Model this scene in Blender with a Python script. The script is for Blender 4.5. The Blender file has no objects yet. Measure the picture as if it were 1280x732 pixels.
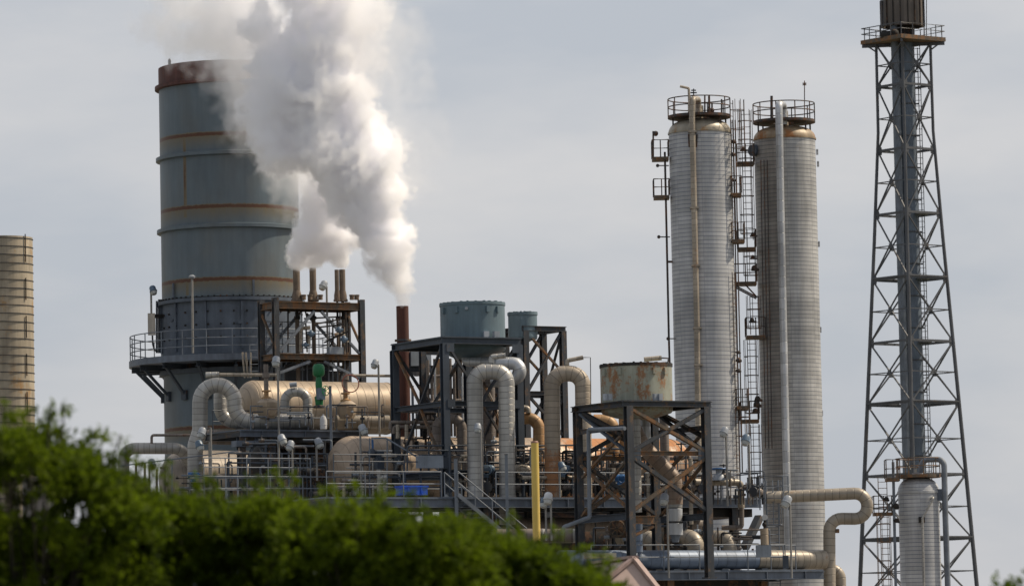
import bpy, math, random
import numpy as np
from mathutils import Vector, Matrix

RND = random.Random(7)
sc = bpy.context.scene
COL = sc.collection
PI = math.pi
# ---------------------------------------------------------------- camera and picture-to-place helper
F = 6000.0                       # focal length in pixels of the 1280 px wide photograph
CAM = Vector((0, 0, 2.0))
PITCH = math.atan((862 - 366) / F)
ROLL = math.radians(1.2)
_r = Vector((1, 0, 0)); _u = Vector((0, -math.sin(PITCH), math.cos(PITCH))); _f = Vector((0, math.cos(PITCH), math.sin(PITCH)))
XC = _r * math.cos(ROLL) - _u * math.sin(ROLL)
YC = _r * math.sin(ROLL) + _u * math.cos(ROLL)
ZC = -_f
def P(px, py, Y):
    """the point at distance Y (metres in front of the camera) that the photograph shows at px, py"""
    d = XC * ((px - 640) / F) + YC * ((366 - py) / F) + _f
    return CAM + d * (Y / d.y)
def Z(px, py, Y): return P(px, py, Y).z
def m(px, Y): return px * Y / F   # pixels to metres at distance Y
U = Vector((math.cos(math.radians(30)), math.sin(math.radians(30)), 0))   # the plant's grid
V = Vector((-U.y, U.x, 0))
UP = Vector((0, 0, 1))
cam = bpy.data.cameras.new('camera')
cam.sensor_width = 36; cam.sensor_fit = 'HORIZONTAL'; cam.lens = F / 1280 * 36
cam.clip_start = 1; cam.clip_end = 20000
cam.dof.use_dof = True; cam.dof.focus_distance = 212; cam.dof.aperture_fstop = 2.2
co = bpy.data.objects.new('camera', cam); COL.objects.link(co)
co.matrix_world = Matrix(((XC.x, YC.x, ZC.x, CAM.x), (XC.y, YC.y, ZC.y, CAM.y), (XC.z, YC.z, ZC.z, CAM.z), (0, 0, 0, 1)))
sc.camera = co

# ---------------------------------------------------------------- mesh builder
def basis(d):
    d = d.normalized()
    a = UP if abs(d.z) < 0.95 else Vector((1, 0, 0))
    x = a.cross(d).normalized()
    return x, d.cross(x).normalized(), d
class MB:
    def __init__(s): s.v = []; s.f = []; s.uv = []; s.sm = []
    def face(s, idx, uv=None, smooth=False):
        s.f.append(tuple(idx)); s.uv.append(uv or [(0.0, 0.0)] * len(idx)); s.sm.append(smooth)
    def add(s, vs):
        n = len(s.v); s.v.extend(Vector(v) for v in vs); return n
    def sweep(s, prof, p, q, x=None, y=None, caps=True):
        """closed 2D profile pushed from p to q"""
        p = Vector(p); q = Vector(q); L = (q - p).length
        if x is None: x, y, _ = basis(q - p)
        n = len(prof)
        b = s.add([p + x * a + y * c for a, c in prof] + [q + x * a + y * c for a, c in prof])
        t = 0.0
        for i in range(n):
            j = (i + 1) % n
            w = math.dist(prof[i], prof[j])
            s.face((b + i, b + j, b + n + j, b + n + i), [(t, 0), (t + w, 0), (t + w, L), (t, L)]); t += w
        if caps:
            s.face([b + i for i in reversed(range(n))]); s.face([b + n + i for i in range(n)])
        return s
    def beam(s, p, q, w, h, side=None):
        """square bar: w across, h along up; side = the across direction"""
        p = Vector(p); q = Vector(q); d = (q - p).normalized()
        if side is None: x, y, _ = basis(d)
        else:
            x = Vector(side); x = (x - d * x.dot(d)).normalized(); y = d.cross(x)
        w /= 2; h /= 2
        return s.sweep([(-w, -h), (w, -h), (w, h), (-w, h)], p, q, x, y)
    def ibeam(s, p, q, w, h, t=None, side=None):
        """I section; flanges w wide, h apart"""
        p = Vector(p); q = Vector(q); d = (q - p).normalized()
        if side is None: x, y, _ = basis(d)
        else:
            x = Vector(side); x = (x - d * x.dot(d)).normalized(); y = d.cross(x)
        t = t or w * 0.12; w /= 2; h /= 2; k = t / 2
        pr = [(-w, -h), (w, -h), (w, -h + t), (k, -h + t), (k, h - t), (w, h - t), (w, h), (-w, h), (-w, h - t), (-k, h - t), (-k, -h + t), (-w, -h + t)]
        b = s.add([p + x * a + y * c for a, c in pr] + [q + x * a + y * c for a, c in pr]); L = (q - p).length
        for i in range(12):
            j = (i + 1) % 12
            s.face((b + i, b + j, b + 12 + j, b + 12 + i), [(0, 0), (.1, 0), (.1, L), (0, L)])
        for o, rev in ((b, True), (b + 12, False)):
            for q4 in ((0, 1, 2, 11), (10, 3, 4, 9), (8, 5, 6, 7)):
                q4 = [o + i for i in q4]; s.face(q4[::-1] if rev else q4)
        return s
    def box(s, c, sx, sy, sz, rot=0.0, x=None, y=None):
        """box round centre c; along U and V unless x, y are given"""
        x = x or U; y = y or V; c = Vector(c)
        return s.sweep([(-sx / 2, -sy / 2), (sx / 2, -sy / 2), (sx / 2, sy / 2), (-sx / 2, sy / 2)], c - UP * sz / 2, c + UP * sz / 2, x, y)
    def tube(s, pts, r, bend=0.0, seg=12, caps=True, closed=False, n_arc=6, v0=0.0):
        pts = [Vector(p) for p in pts]
        path = []
        if closed: path = pts
        else:
            N = len(pts)
            for i, p in enumerate(pts):
                if i in (0, N - 1) or bend <= 0: path.append(p); continue
                a = (pts[i - 1] - p); c = (pts[i + 1] - p); la, lc = a.length, c.length
                a /= la; c /= lc; ang = a.angle(c)
                if ang > PI - 0.02: path.append(p); continue
                t = bend / math.tan(ang / 2)
                t = min(t, la * (0.98 if i == 1 else 0.499), lc * (0.98 if i == N - 2 else 0.499))
                bb = t * math.tan(ang / 2)
                cen = p + (a + c).normalized() * (bb / math.sin(ang / 2))
                e0 = (p + a * t) - cen; e1 = (p + c * t) - cen
                tot = e0.angle(e1)
                for k in range(n_arc + 1):
                    w = k / n_arc
                    path.append(cen + (e0 * math.sin((1 - w) * tot) + e1 * math.sin(w * tot)) / math.sin(tot))
        n = len(path); rings = []; L = v0; Ls = []
        rr = r if isinstance(r, (list, tuple)) else None
        xprev = None
        for i, p in enumerate(path):
            if closed: d = path[(i + 1) % n] - path[i - 1]
            else: d = (path[min(i + 1, n - 1)] - path[max(i - 1, 0)])
            d = d.normalized() if d.length > 1e-9 else UP
            if xprev is None: x, y, _ = basis(d)
            else:
                x = xprev - d * xprev.dot(d)
                x = x.normalized() if x.length > 1e-6 else basis(d)[0]
                y = d.cross(x)
            xprev = x
            if i: L += (p - path[i - 1]).length
            Ls.append(L)
            R = rr[min(i, len(rr) - 1)] if rr else r
            rings.append(s.add([p + (x * math.cos(2 * PI * k / seg) + y * math.sin(2 * PI * k / seg)) * R for k in range(seg)]))
        m_ = n if closed else n - 1
        for i in range(m_):
            a, b = rings[i], rings[(i + 1) % n]; l0 = Ls[i]; l1 = Ls[(i + 1) % n] if i + 1 < n else L + .1
            for k in range(seg):
                j = (k + 1) % seg
                s.face((a + k, a + j, b + j, b + k), [(k / seg, l0), ((k + 1) / seg, l0), ((k + 1) / seg, l1), (k / seg, l1)], True)
        if caps and not closed:
            s.face([rings[0] + k for k in reversed(range(seg))]); s.face([rings[-1] + k for k in range(seg)])
        return s
    def lathe(s, o, prof, axis=None, seg=32, v0=0.0, hard=True):
        """profile of (radius, height) turned round the axis through o"""
        o = Vector(o); x, y, d = basis(axis or UP)
        rings = []; L = v0; prev = None; Ls = []
        for r, h in prof:
            if prev is not None: L += math.hypot(r - prev[0], h - prev[1])
            prev = (r, h); Ls.append(L)
            if r < 1e-6: rings.append((s.add([o + d * h]), 1))
            else: rings.append((s.add([o + d * h + (x * math.cos(2 * PI * k / seg) + y * math.sin(2 * PI * k / seg)) * r for k in range(seg)]), seg))
        for i in range(len(prof) - 1):
            (a, na), (b, nb) = rings[i], rings[i + 1]; l0, l1 = Ls[i], Ls[i + 1]
            for k in range(seg):
                j = (k + 1) % seg; u0, u1 = k / seg, (k + 1) / seg
                if na == 1 and nb == 1: break
                if na == 1: s.face((a, b + j, b + k), [(u0, l0), (u1, l1), (u0, l1)], True)
                elif nb == 1: s.face((a + k, a + j, b), [(u0, l0), (u1, l0), (u0, l1)], True)
                else: s.face((a + k, a + j, b + j, b + k), [(u0, l0), (u1, l0), (u1, l1), (u0, l1)], True)
        return s
    def ball(s, c, r, seg=10, sq=1.0):
        n = 6
        return s.lathe(Vector(c), [(r * math.sin(PI * i / n) if 0 < i < n else 0, -r * sq * math.cos(PI * i / n)) for i in range(n + 1)], seg=seg)
    def ring(s, c, R, r, axis, seg=20, ts=6):
        x, y, _ = basis(Vector(axis))
        return s.tube([Vector(c) + (x * math.cos(2 * PI * k / seg) + y * math.sin(2 * PI * k / seg)) * R for k in range(seg)], r, seg=ts, closed=True)
    def poly(s, pts, t, n):
        """flat polygon given thickness t along n"""
        n = Vector(n).normalized() * t; k = len(pts)
        b = s.add(list(map(Vector, pts)) + [Vector(p) + n for p in pts])
        for i in range(k):
            j = (i + 1) % k; s.face((b + i, b + j, b + k + j, b + k + i))
        s.face([b + i for i in reversed(range(k))]); s.face([b + k + i for i in range(k)])
        return s
    def mesh(s, name, off):
        me = bpy.data.meshes.new(name)
        me.from_pydata([v - off for v in s.v], [], s.f)
        uvl = me.uv_layers.new(name='UVMap')
        uvl.data.foreach_set('uv', np.array([c for f in s.uv for p in f for c in p], dtype=np.float32))
        me.polygons.foreach_set('use_smooth', np.array(s.sm, dtype=bool))
        me.update()
        return me
WL = {}
def obj(name, mb, mat, parent=None, loc=None, sharp=True):
    off = WL[parent.name] if parent is not None else Vector(loc if loc is not None else mb.v[0])
    me = mb.mesh(name, off)
    if sharp: me.set_sharp_from_angle(angle=math.radians(40))
    me.materials.append(mat)
    o = bpy.data.objects.new(name, me); COL.objects.link(o)
    if parent is not None: o.parent = parent
    else: o.location = off
    WL[o.name] = off.copy()
    return o
def tag(o, label, cat, group=None, kind=None):
    o['label'] = label; o['category'] = cat
    if group: o['group'] = group
    if kind: o['kind'] = kind
    return o
def thing(name, label, cat, loc, group=None):
    o = bpy.data.objects.new(name, None); COL.objects.link(o); o.location = loc; o.empty_display_size = .3
    WL[o.name] = Vector(loc)
    return tag(o, label, cat, group)
def structure(name, mb, mat, label=None):
    o = obj(name, mb, mat, loc=(0, 0, 0)); o['kind'] = 'structure'
    if label: o['label'] = label
    return o
def copy_thing(src, loc, rotz=None, scale=None, label=None):
    """a copy of a thing with copies of its parts and their sub-parts"""
    r = src.copy(); COL.objects.link(r); r.location = loc
    if rotz is not None: r.rotation_euler = (0, 0, rotz)
    if scale is not None: r.scale = (scale,) * 3
    if label: r['label'] = label
    for ch in list(src.children):
        c = ch.copy(); COL.objects.link(c); c.parent = r
        for g in list(ch.children):
            d = g.copy(); COL.objects.link(d); d.parent = c
    return r

# ---------------------------------------------------------------- materials
class NT:
    def __init__(s, name):
        s.m = bpy.data.materials.new(name); s.m.use_nodes = True; s.t = s.m.node_tree; s.t.nodes.clear()
        s.out = s.n('ShaderNodeOutputMaterial')
    def n(s, typ, **kw):
        nd = s.t.nodes.new(typ)
        for k, v in kw.items(): setattr(nd, k, v)
        return nd
    def link(s, a, b): s.t.links.new(a, b)
    def put(s, sock, v):
        if hasattr(v, 'is_output'): s.link(v, sock)
        elif isinstance(v, (tuple, list)) and len(v) == 3 and sock.type == 'RGBA': sock.default_value = (*v, 1)
        else: sock.default_value = v
    def math(s, op, a, b=0.0, c=0.0, clamp=False):
        nd = s.n('ShaderNodeMath', operation=op); nd.use_clamp = clamp
        s.put(nd.inputs[0], a); s.put(nd.inputs[1], b); s.put(nd.inputs[2], c); return nd.outputs[0]
    def mix(s, f, a, b, blend='MIX'):
        nd = s.n('ShaderNodeMix', data_type='RGBA', blend_type=blend)
        s.put(nd.inputs[0], f); s.put(nd.inputs[6], a); s.put(nd.inputs[7], b); return nd.outputs[2]
    def step(s, x, lo, hi):
        nd = s.n('ShaderNodeMapRange', interpolation_type='SMOOTHSTEP'); s.put(nd.inputs[0], x)
        s.put(nd.inputs[1], lo); s.put(nd.inputs[2], hi); nd.inputs[3].default_value = 0; nd.inputs[4].default_value = 1; return nd.outputs[0]
    def rng(s, x, lo, hi, a, b):
        nd = s.n('ShaderNodeMapRange'); s.put(nd.inputs[0], x)
        for i, v in ((1, lo), (2, hi), (3, a), (4, b)): nd.inputs[i].default_value = v
        return nd.outputs[0]
    def noise(s, scale, detail=6, rough=.6, vec=None, stretch=None, dist=0.0):
        nd = s.n('ShaderNodeTexNoise'); nd.inputs['Scale'].default_value = scale; nd.inputs['Detail'].default_value = detail
        nd.inputs['Roughness'].default_value = rough; nd.inputs['Distortion'].default_value = dist
        v = vec or s.coord('Object')
        if stretch:
            mp = s.n('ShaderNodeMapping'); mp.inputs['Scale'].default_value = stretch; s.link(v, mp.inputs[0]); v = mp.outputs[0]
        s.link(v, nd.inputs['Vector']); return nd.outputs['Fac']
    def coord(s, which):
        if not hasattr(s, 'tc'): s.tc = s.n('ShaderNodeTexCoord')
        return s.tc.outputs[which]
    def sep(s, v):
        nd = s.n('ShaderNodeSeparateXYZ'); s.link(v, nd.inputs[0]); return nd.outputs
    def gray(s, x):
        nd = s.n('ShaderNodeCombineColor'); [s.link(x, nd.inputs[i]) for i in range(3)]; return nd.outputs[0]
    def bsdf(s, col, rough=.6, metal=0.0, bump=None, bstr=.3, spec=.5):
        b = s.n('ShaderNodeBsdfPrincipled'); s.put(b.inputs['Base Color'], col); s.put(b.inputs['Roughness'], rough)
        b.inputs['Metallic'].default_value = metal; b.inputs['Specular IOR Level'].default_value = spec
        if bump is not None:
            bn = s.n('ShaderNodeBump'); bn.inputs['Strength'].default_value = bstr; bn.inputs['Distance'].default_value = .02
            s.link(bump, bn.inputs['Height']); s.link(bn.outputs[0], b.inputs['Normal'])
        s.link(b.outputs[0], s.out.inputs[0]); return b
def surface(name, base, rust=0.3, rustcol=(.10, .042, .016), rough=.55, metal=0.0, streak=.25, var=.3, scale=1.0):
    """painted or bare metal with blotches, vertical streaks and rust"""
    t = NT(name)
    big = t.noise(.9 * scale, 5); st = t.noise(1.0, 5, .6, stretch=(5, 5, .35)); fine = t.noise(9 * scale, 5, .7)
    k = t.math('MULTIPLY', t.rng(big, .25, .75, 1 - var, 1 + var), t.rng(st, .25, .75, 1 - streak, 1 + streak * .6))
    col = t.mix(1.0, base, t.gray(k), 'MULTIPLY')
    rn = t.math('ADD', t.math('MULTIPLY', t.noise(1.7 * scale, 10, .68, stretch=(1, 1, .5)), .7), t.math('MULTIPLY', fine, .3))
    thr = .66 - .26 * rust
    rm = t.step(rn, thr, thr + .1)
    rcol = t.mix(fine, rustcol, tuple(c * 2.2 for c in rustcol))
    col = t.mix(t.math('MULTIPLY', rm, .9), col, rcol)
    t.bsdf(col, t.rng(rm, 0, 1, rough, .85), metal, fine, .15)
    return t.m
def clad(name, base, seam=.25, w=.06, seamcol=None, rust=.2, rustcol=(.20, .085, .03), rough=.5, metal=0.0, var=.22, panels=3, grad=None, streak=.2, tint=.16, bstr=.5, ubrown=None):
    """sheet-metal cladding: seams round the body every `seam` metres of its length, panel tints, stains, rust.
    grad = (from, to): length along the body over which the rust takes hold"""
    t = NT(name)
    uv = t.sep(t.coord('UV')); u, v = uv[0], uv[1]
    q = t.math('DIVIDE', v, seam); fr = t.math('FRACT', q)
    d = t.math('ABSOLUTE', t.math('SUBTRACT', fr, .5))
    line = t.step(d, .5 - w, .5 - w * .35)
    row = t.math('FLOOR', q)
    up = t.math('MULTIPLY', u, panels)
    dv = t.math('ABSOLUTE', t.math('SUBTRACT', t.math('FRACT', up), .5))
    vline = t.step(dv, .5 - .012, .5 - .004)
    wn = t.n('ShaderNodeTexWhiteNoise', noise_dimensions='2D')
    cb = t.n('ShaderNodeCombineXYZ'); t.link(row, cb.inputs[0]); t.link(t.math('FLOOR', up), cb.inputs[1]); t.link(cb.outputs[0], wn.inputs['Vector'])
    wn2 = t.n('ShaderNodeTexWhiteNoise', noise_dimensions='1D'); t.link(t.math('FLOOR', t.math('DIVIDE', row, 10.0)), wn2.inputs['W'])
    big = t.noise(.7, 6); st = t.noise(1.0, 6, .62, stretch=(4, 4, .3)); fine = t.noise(7, 6, .7)
    k = t.math('MULTIPLY', t.rng(wn.outputs[0], 0, 1, 1 - tint, 1 + tint * .6), t.rng(big, .25, .75, 1 - var, 1 + var))
    k = t.math('MULTIPLY', k, t.rng(st, .25, .75, 1 - streak, 1 + streak * .6))
    k = t.math('MULTIPLY', k, t.rng(wn2.outputs[0], 0, 1, 1 - tint, 1 + tint * .6))
    col = t.mix(1.0, base, t.gray(k), 'MULTIPLY')
    if ubrown:      # the weather side of the shell is browner
        ub = t.math('MULTIPLY', t.step(t.math('ADD', u, t.math('MULTIPLY', t.math('SUBTRACT', st, .5), .06)), .66, .76), t.math('SUBTRACT', 1.0, t.step(u, .965, .985)))
        col = t.mix(t.math('MULTIPLY', ub, .5), col, t.mix(1.0, ubrown, t.gray(k), 'MULTIPLY'))
    rn = t.math('ADD', t.math('MULTIPLY', t.noise(1.1, 9, .66, stretch=(1, 1, .6)), .75), t.math('MULTIPLY', fine, .25))
    if grad:
        gs = t.step(v, min(grad), max(grad))
        if grad[0] > grad[1]: gs = t.math('SUBTRACT', 1.0, gs)
        rn = t.math('ADD', rn, t.math('MULTIPLY', t.math('SUBTRACT', gs, .5), .3))
    thr = .68 - .28 * rust
    rm = t.step(rn, thr, thr + .14)
    col = t.mix(t.math('MULTIPLY', rm, .85), col, t.mix(fine, rustcol, tuple(min(1, c * 1.6) for c in rustcol)))
    lm = t.math('MAXIMUM', line, t.math('MULTIPLY', vline, .4)) if panels > 1 else line
    col = t.mix(t.math('MULTIPLY', lm, .75), col, seamcol or tuple(c * .35 for c in base))
    h = t.math('SUBTRACT', t.math('MULTIPLY', fine, .15), lm)
    t.bsdf(col, t.rng(rm, 0, 1, rough, .8), metal, h, bstr)
    return t.m
def stack_paint():
    """blue-grey paint; weld seams at given heights bleed rust downwards; v of the UV map is metres from the top"""
    t = NT('stack_paint')
    uv = t.sep(t.coord('UV')); u, v = uv[0], uv[1]
    cb = t.n('ShaderNodeCombineXYZ'); t.link(t.math('MULTIPLY', u, 60), cb.inputs[0]); t.link(t.math('MULTIPLY', v, .35), cb.inputs[1])
    st = t.noise(1.0, 6, .65, vec=cb.outputs[0])
    big = t.noise(.45, 6); fine = t.noise(6, 6, .7)
    k = t.math('MULTIPLY', t.rng(st, .25, .75, .84, 1.12), t.rng(big, .25, .75, .85, 1.15))
    col = t.mix(1.0, (.106, .139, .163), t.gray(k), 'MULTIPLY')
    col = t.mix(t.step(t.noise(.5, 4, .5, stretch=(1, 1, .5)), .45, .7), col, t.mix(1.0, (.114, .131, .138), t.gray(k), 'MULTIPLY'))
    rm = None
    for v0, ln in STACK_SEAMS:
        dd = t.math('SUBTRACT', v, v0)
        drip = t.math('MULTIPLY', t.step(t.math('MULTIPLY', dd, 1.0), -.03, .0), t.math('SUBTRACT', 1.0, t.step(dd, 0.0, ln)))
        soft = t.math('MULTIPLY', drip, t.rng(st, .3, .7, .45, .85))
        hard = t.math('SUBTRACT', 1.0, t.step(t.math('ABSOLUTE', t.math('SUBTRACT', dd, t.math('MULTIPLY', t.math('SUBTRACT', fine, .5), .16))), .06, .15))
        a = t.math('MAXIMUM', soft, t.math('MULTIPLY', hard, 1.0))
        rm = a if rm is None else t.math('MAXIMUM', rm, a)
    for u0, va, vb in STACK_VERT:
        lu = t.math('SUBTRACT', 1.0, t.step(t.math('ABSOLUTE', t.math('SUBTRACT', u, u0)), .0028, .0058))
        inb = t.math('MULTIPLY', t.step(v, va, va + .1), t.math('SUBTRACT', 1.0, t.step(v, vb - .1, vb)))
        rm = t.math('MAXIMUM', rm, t.math('MULTIPLY', t.math('MULTIPLY', lu, inb), t.rng(st, .3, .7, .75, 1.0)))
    spots = t.math('MULTIPLY', t.step(t.noise(1.3, 8, .7), .68, .74), .7)
    rm = t.math('MAXIMUM', rm, spots)
    pale = t.mix(fine, (.125, .105, .062), (.165, .13, .075))
    dark = t.mix(fine, (.04, .015, .007), (.13, .045, .014))
    col = t.mix(t.math('MINIMUM', t.math('MULTIPLY', rm, 1.35), 1.0), col, pale)
    col = t.mix(t.step(rm, .86, .98), col, dark)
    t.bsdf(col, .5, 0, fine, .1)
    return t.m

# ---------------------------------------------------------------- the materials of the place
YS = 226.0
_sx = P(287, 250, YS)
SC = Vector((_sx.x, YS, 0)); SR = m(86.7, YS)
def SZ(py): return Z(287, py, YS - SR)
S_TOP = SZ(98)                                       # v of the shell's UV map is 0 here
STACK_SEAMS = [(S_TOP - SZ(166.5), .85), (S_TOP - SZ(257), .85), (S_TOP - SZ(348), .85), (S_TOP - SZ(533), .9)]
STACK_VERT = [(.900, S_TOP - SZ(166.5), S_TOP - SZ(257) + .5), (.902, S_TOP - SZ(348), S_TOP - SZ(368)), (.35, S_TOP - SZ(98), S_TOP - SZ(257)), (.62, S_TOP - SZ(257), S_TOP - SZ(350))]
M_stack = stack_paint()
M_rustrim = surface('rust_red_paint', (.105, .038, .030), .55, (.075, .028, .016), .7, streak=.35, var=.35)
M_redpipe = surface('rust_red_pipe', (.085, .026, .016), .5, (.05, .018, .010), .75, streak=.4, var=.3)
M_casing = surface('slate_blue_paint', (.085, .105, .135), .15, (.10, .045, .02), .6)
M_dark = surface('black_paint_and_shade', (.017, .016, .015), .6, (.07, .035, .018), .8)  # near-black of dark parts; also paints shade into recesses and under decks
M_steel = surface('weathered_steel', (.042, .048, .057), .6, (.095, .062, .038), .6, var=.35, scale=1.6)
M_beam = surface('rust_stained_beam', (.10, .078, .056), .75, (.14, .07, .03), .65, var=.35, scale=1.6)
M_bluesteel = surface('blue_grey_steel', (.046, .060, .080), .3, (.09, .05, .025), .55, var=.3, scale=1.6)
M_deck = surface('deck_paint', (.125, .148, .185), .25, (.12, .065, .03), .5, var=.3, scale=1.6)
M_galv = surface('galvanised_steel', (.165, .188, .22), .2, (.14, .08, .04), .6, metal=.0, scale=2)
M_darkrail = surface('dark_brown_rail', (.045, .040, .038), .7, (.09, .04, .018), .7, scale=2)
M_tank = surface('blue_green_tank', (.115, .168, .198), .1, (.14, .06, .03), .5, streak=.2, var=.15)
M_rusttank = surface('pale_rusting_tank', (.31, .32, .26), .62, (.16, .072, .028), .6, streak=.3, var=.2)
M_tower = clad('tower_cladding', (.47, .475, .48), seam=.205, w=.10, bstr=.12, seamcol=(.035, .05, .11), rust=.06, rough=.5, metal=.1, panels=7, var=.12, tint=.12, streak=.22)
M_towerb = clad('tower_cladding_stained', (.44, .435, .42), seam=.205, w=.10, bstr=.12, ubrown=(.22, .185, .145), seamcol=(.035, .045, .08), rust=.24, rustcol=(.15, .085, .04), rough=.5, metal=.1, panels=7, var=.2, tint=.14, streak=.3)
M_dome = clad('tower_dome', (.34, .30, .23), seam=9, w=.001, rust=.5, rustcol=(.24, .12, .035), panels=40, var=.2, rough=.45, metal=.15)
M_domer = clad('tower_dome_rusty', (.33, .25, .16), seam=9, w=.001, rust=.75, rustcol=(.22, .085, .022), panels=40, var=.25, rough=.5, metal=.1)
M_pipe = clad('pipe_cladding', (.41, .395, .365), seam=.25, w=.07, rust=.22, rustcol=(.20, .10, .04), panels=1, rough=.4, metal=.4)
M_pipetan = clad('pipe_cladding_tan', (.37, .318, .25), seam=.30, w=.06, rust=.4, rustcol=(.22, .105, .04), panels=1, rough=.45, metal=.2)
M_piperust = clad('pipe_cladding_rusty', (.36, .30, .23), seam=.25, w=.07, rust=.6, rustcol=(.25, .10, .03), panels=1, rough=.5, metal=.15, grad=(4.6, .4))
M_pipebrown = clad('pipe_cladding_brown', (.20, .165, .14), seam=.3, w=.05, rust=.35, rustcol=(.13, .06, .03), panels=1, rough=.55, metal=.1)
M_orange = clad('pipe_cladding_orange', (.40, .24, .11), seam=.3, w=.05, rust=.75, rustcol=(.27, .105, .025), panels=1, rough=.5, metal=.15)
M_duct = clad('duct_cladding', (.27, .20, .15), seam=.3, w=.05, rust=.5, rustcol=(.16, .075, .04), panels=1, rough=.5, metal=.15)
M_silver = clad('bright_cladding', (.50, .51, .52), seam=.55, w=.03, rust=.1, panels=1, rough=.45, metal=.45, tint=.2)
M_vessel = clad('vessel_cladding', (.40, .315, .225), seam=.42, w=.05, rust=.42, rustcol=(.24, .12, .045), panels=6, rough=.48, metal=.25, tint=.14)
M_vesselcd = clad('vessel_cladding_rusting', (.40, .305, .22), seam=.42, w=.04, rust=.44, rustcol=(.34, .132, .036), panels=6, rough=.45, metal=.15, grad=(4.0, 11.0), tint=.16)
M_vesselg = clad('vessel_cladding_grey', (.30, .255, .205), seam=.42, w=.03, rust=.2, panels=28, rough=.45, metal=.25)
M_chim = clad('chimney_shell', (.40, .34, .25), seam=.84, w=.01, rust=.55, rustcol=(.28, .15, .045), panels=5, rough=.7, var=.2, tint=.14, streak=.35)
M_vent = surface('brown_vent_pipe', (.15, .115, .085), .5, (.10, .06, .035), .7, scale=2.5)
M_lampgrey = surface('lamp_housing', (.30, .325, .36), .05, rough=.4)
M_bluelamp = surface('lamp_housing_blue', (.10, .15, .21), .05, rough=.4)
M_pole = surface('lamp_pole_paint', (.27, .26, .24), .25, (.2, .11, .05), rough=.6, scale=2)
M_flare = surface('flare_steel', (.080, .084, .094), .35, (.085, .06, .045), .6, scale=.8)
M_flarepipe = surface('flare_pipe', (.115, .145, .185), .18, (.10, .07, .06), .5, scale=.8)
M_shroud = clad('flare_shroud_panels', (.13, .108, .09), seam=9, w=.001, rust=.3, panels=18, rough=.6, var=.25)
M_green = surface('green_paint', (.012, .17, .055), .02, rough=.45, var=.15)
M_blue = surface('blue_plastic', (.015, .09, .55), .02, rough=.45, var=.15)
M_bluevalve = surface('blue_paint', (.03, .13, .33), .05, rough=.45)
M_redwheel = surface('red_handwheel', (.22, .05, .03), .2, rough=.6)
M_yellow = surface('yellow_paint', (.66, .47, .115), .3, (.40, .30, .07), .5, var=.12, streak=.2)
M_cabinet = surface('cabinet_grey', (.235, .265, .30), .08, rough=.5)
M_white = surface('white_plastic', (.62, .62, .62), .05, rough=.5)
M_bluewrap = clad('blue_foil_wrap', (.19, .235, .31), seam=.45, w=.03, rust=.08, panels=1, rough=.5, metal=.25, var=.35, bstr=.9)
M_concrete = surface('concrete', (.33, .31, .29), .05, rough=.9)
M_roofpink = surface('pink_roof_sheet', (.46, .345, .30), .04, rough=.7, var=.1, streak=.1)
M_roofdark = surface('pink_roof_dark', (.34, .245, .22), .03, rough=.7, var=.1)  # darker pink of the ridge trim and the right and rear slopes
M_houses = surface('cream_render', (.5, .45, .38), .05, rough=.85, var=.1)
M_black = surface('black_cable', (.015, .015, .017), 0, rough=.5)
t = NT('lamp_glass'); b_ = t.bsdf((.62, .64, .62), .15); b_.inputs['Transmission Weight'].default_value = .35; M_glass = t.m

# ---------------------------------------------------------------- shared builders
def railing(parent, pts, h=1.05, sp=1.3, r=.026, mat=None, mids=(.52,), name='railing', posts=True, closed=False, toe=0):
    """rails along a line of points on the floor; every post a piece of its own"""
    mat = mat or M_galv
    pts = [Vector(p) for p in pts]
    mb = MB()
    for k in (1.0,) + tuple(mids):
        q = [p + UP * h * k for p in pts]
        if closed: mb.tube(q, r, seg=6, closed=True)
        else: mb.tube(q, r, seg=6)
    if toe: 
        for a, b in zip(pts, pts[1:]): mb.beam(a + UP * toe / 2, b + UP * toe / 2, .012, toe)
    o = obj(name, mb, mat, parent)
    if posts:
        seq = pts + ([pts[0]] if closed else [])
        tot = sum((b - a).length for a, b in zip(seq, seq[1:])); n = max(1, round(tot / sp)); stp = tot / n
        at = []; acc = 0.0; nxt = 0.0
        for a, b in zip(seq, seq[1:]):
            L = (b - a).length
            while nxt <= acc + L + 1e-6 and L > 0:
                at.append(a + (b - a) * ((nxt - acc) / L)); nxt += stp
            acc += L
        if closed: at = at[:n]
        for p in at:
            obj('post', MB().tube([p, p + UP * h * .99], r * 1.05, seg=6), mat, o)
    return o
def ladder(parent, foot, h, side, out, mat=None, cage=True, w=.45, cage_from=2.2, r=.022):
    """stiles and rungs; side = along the rungs, out = away from the wall"""
    mat = mat or M_darkrail; foot = Vector(foot); side = Vector(side); out = Vector(out)
    mb = MB()
    for s in (-.5, .5): mb.tube([foot + side * w * s, foot + side * w * s + UP * h], r, seg=5)
    z = .3
    while z < h: mb.tube([foot + side * w * .5 + UP * z, foot - side * w * .5 + UP * z], r * .7, seg=4); z += .32
    o = obj('ladder', mb, mat, parent)
    if cage and h > cage_from + .6:
        c = MB(); hoops = []; z = cage_from
        A = [-0.5 * PI + PI * k / 8 for k in range(9)]
        arc = [side * (.36 * math.sin(a)) + out * (.30 + .36 * math.cos(a) ) for a in A]
        while z < h + .05: c.tube([foot + side * w * -.5 + UP * z] + [foot + v + UP * z for v in arc] + [foot + side * w * .5 + UP * z], r * .9, seg=4); z += .95
        for k in (0, 2, 4, 6, 8): c.tube([foot + arc[k] + UP * cage_from, foot + arc[k] + UP * h], r * .7, seg=4)
        obj('cage', c, mat, o)
    return o
def arc_pts(c, R, z, a0, a1, n):
    return [Vector((c.x + R * math.cos(a), c.y + R * math.sin(a), z)) for a in (math.radians(a0 + (a1 - a0) * i / n) for i in range(n + 1))]
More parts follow.
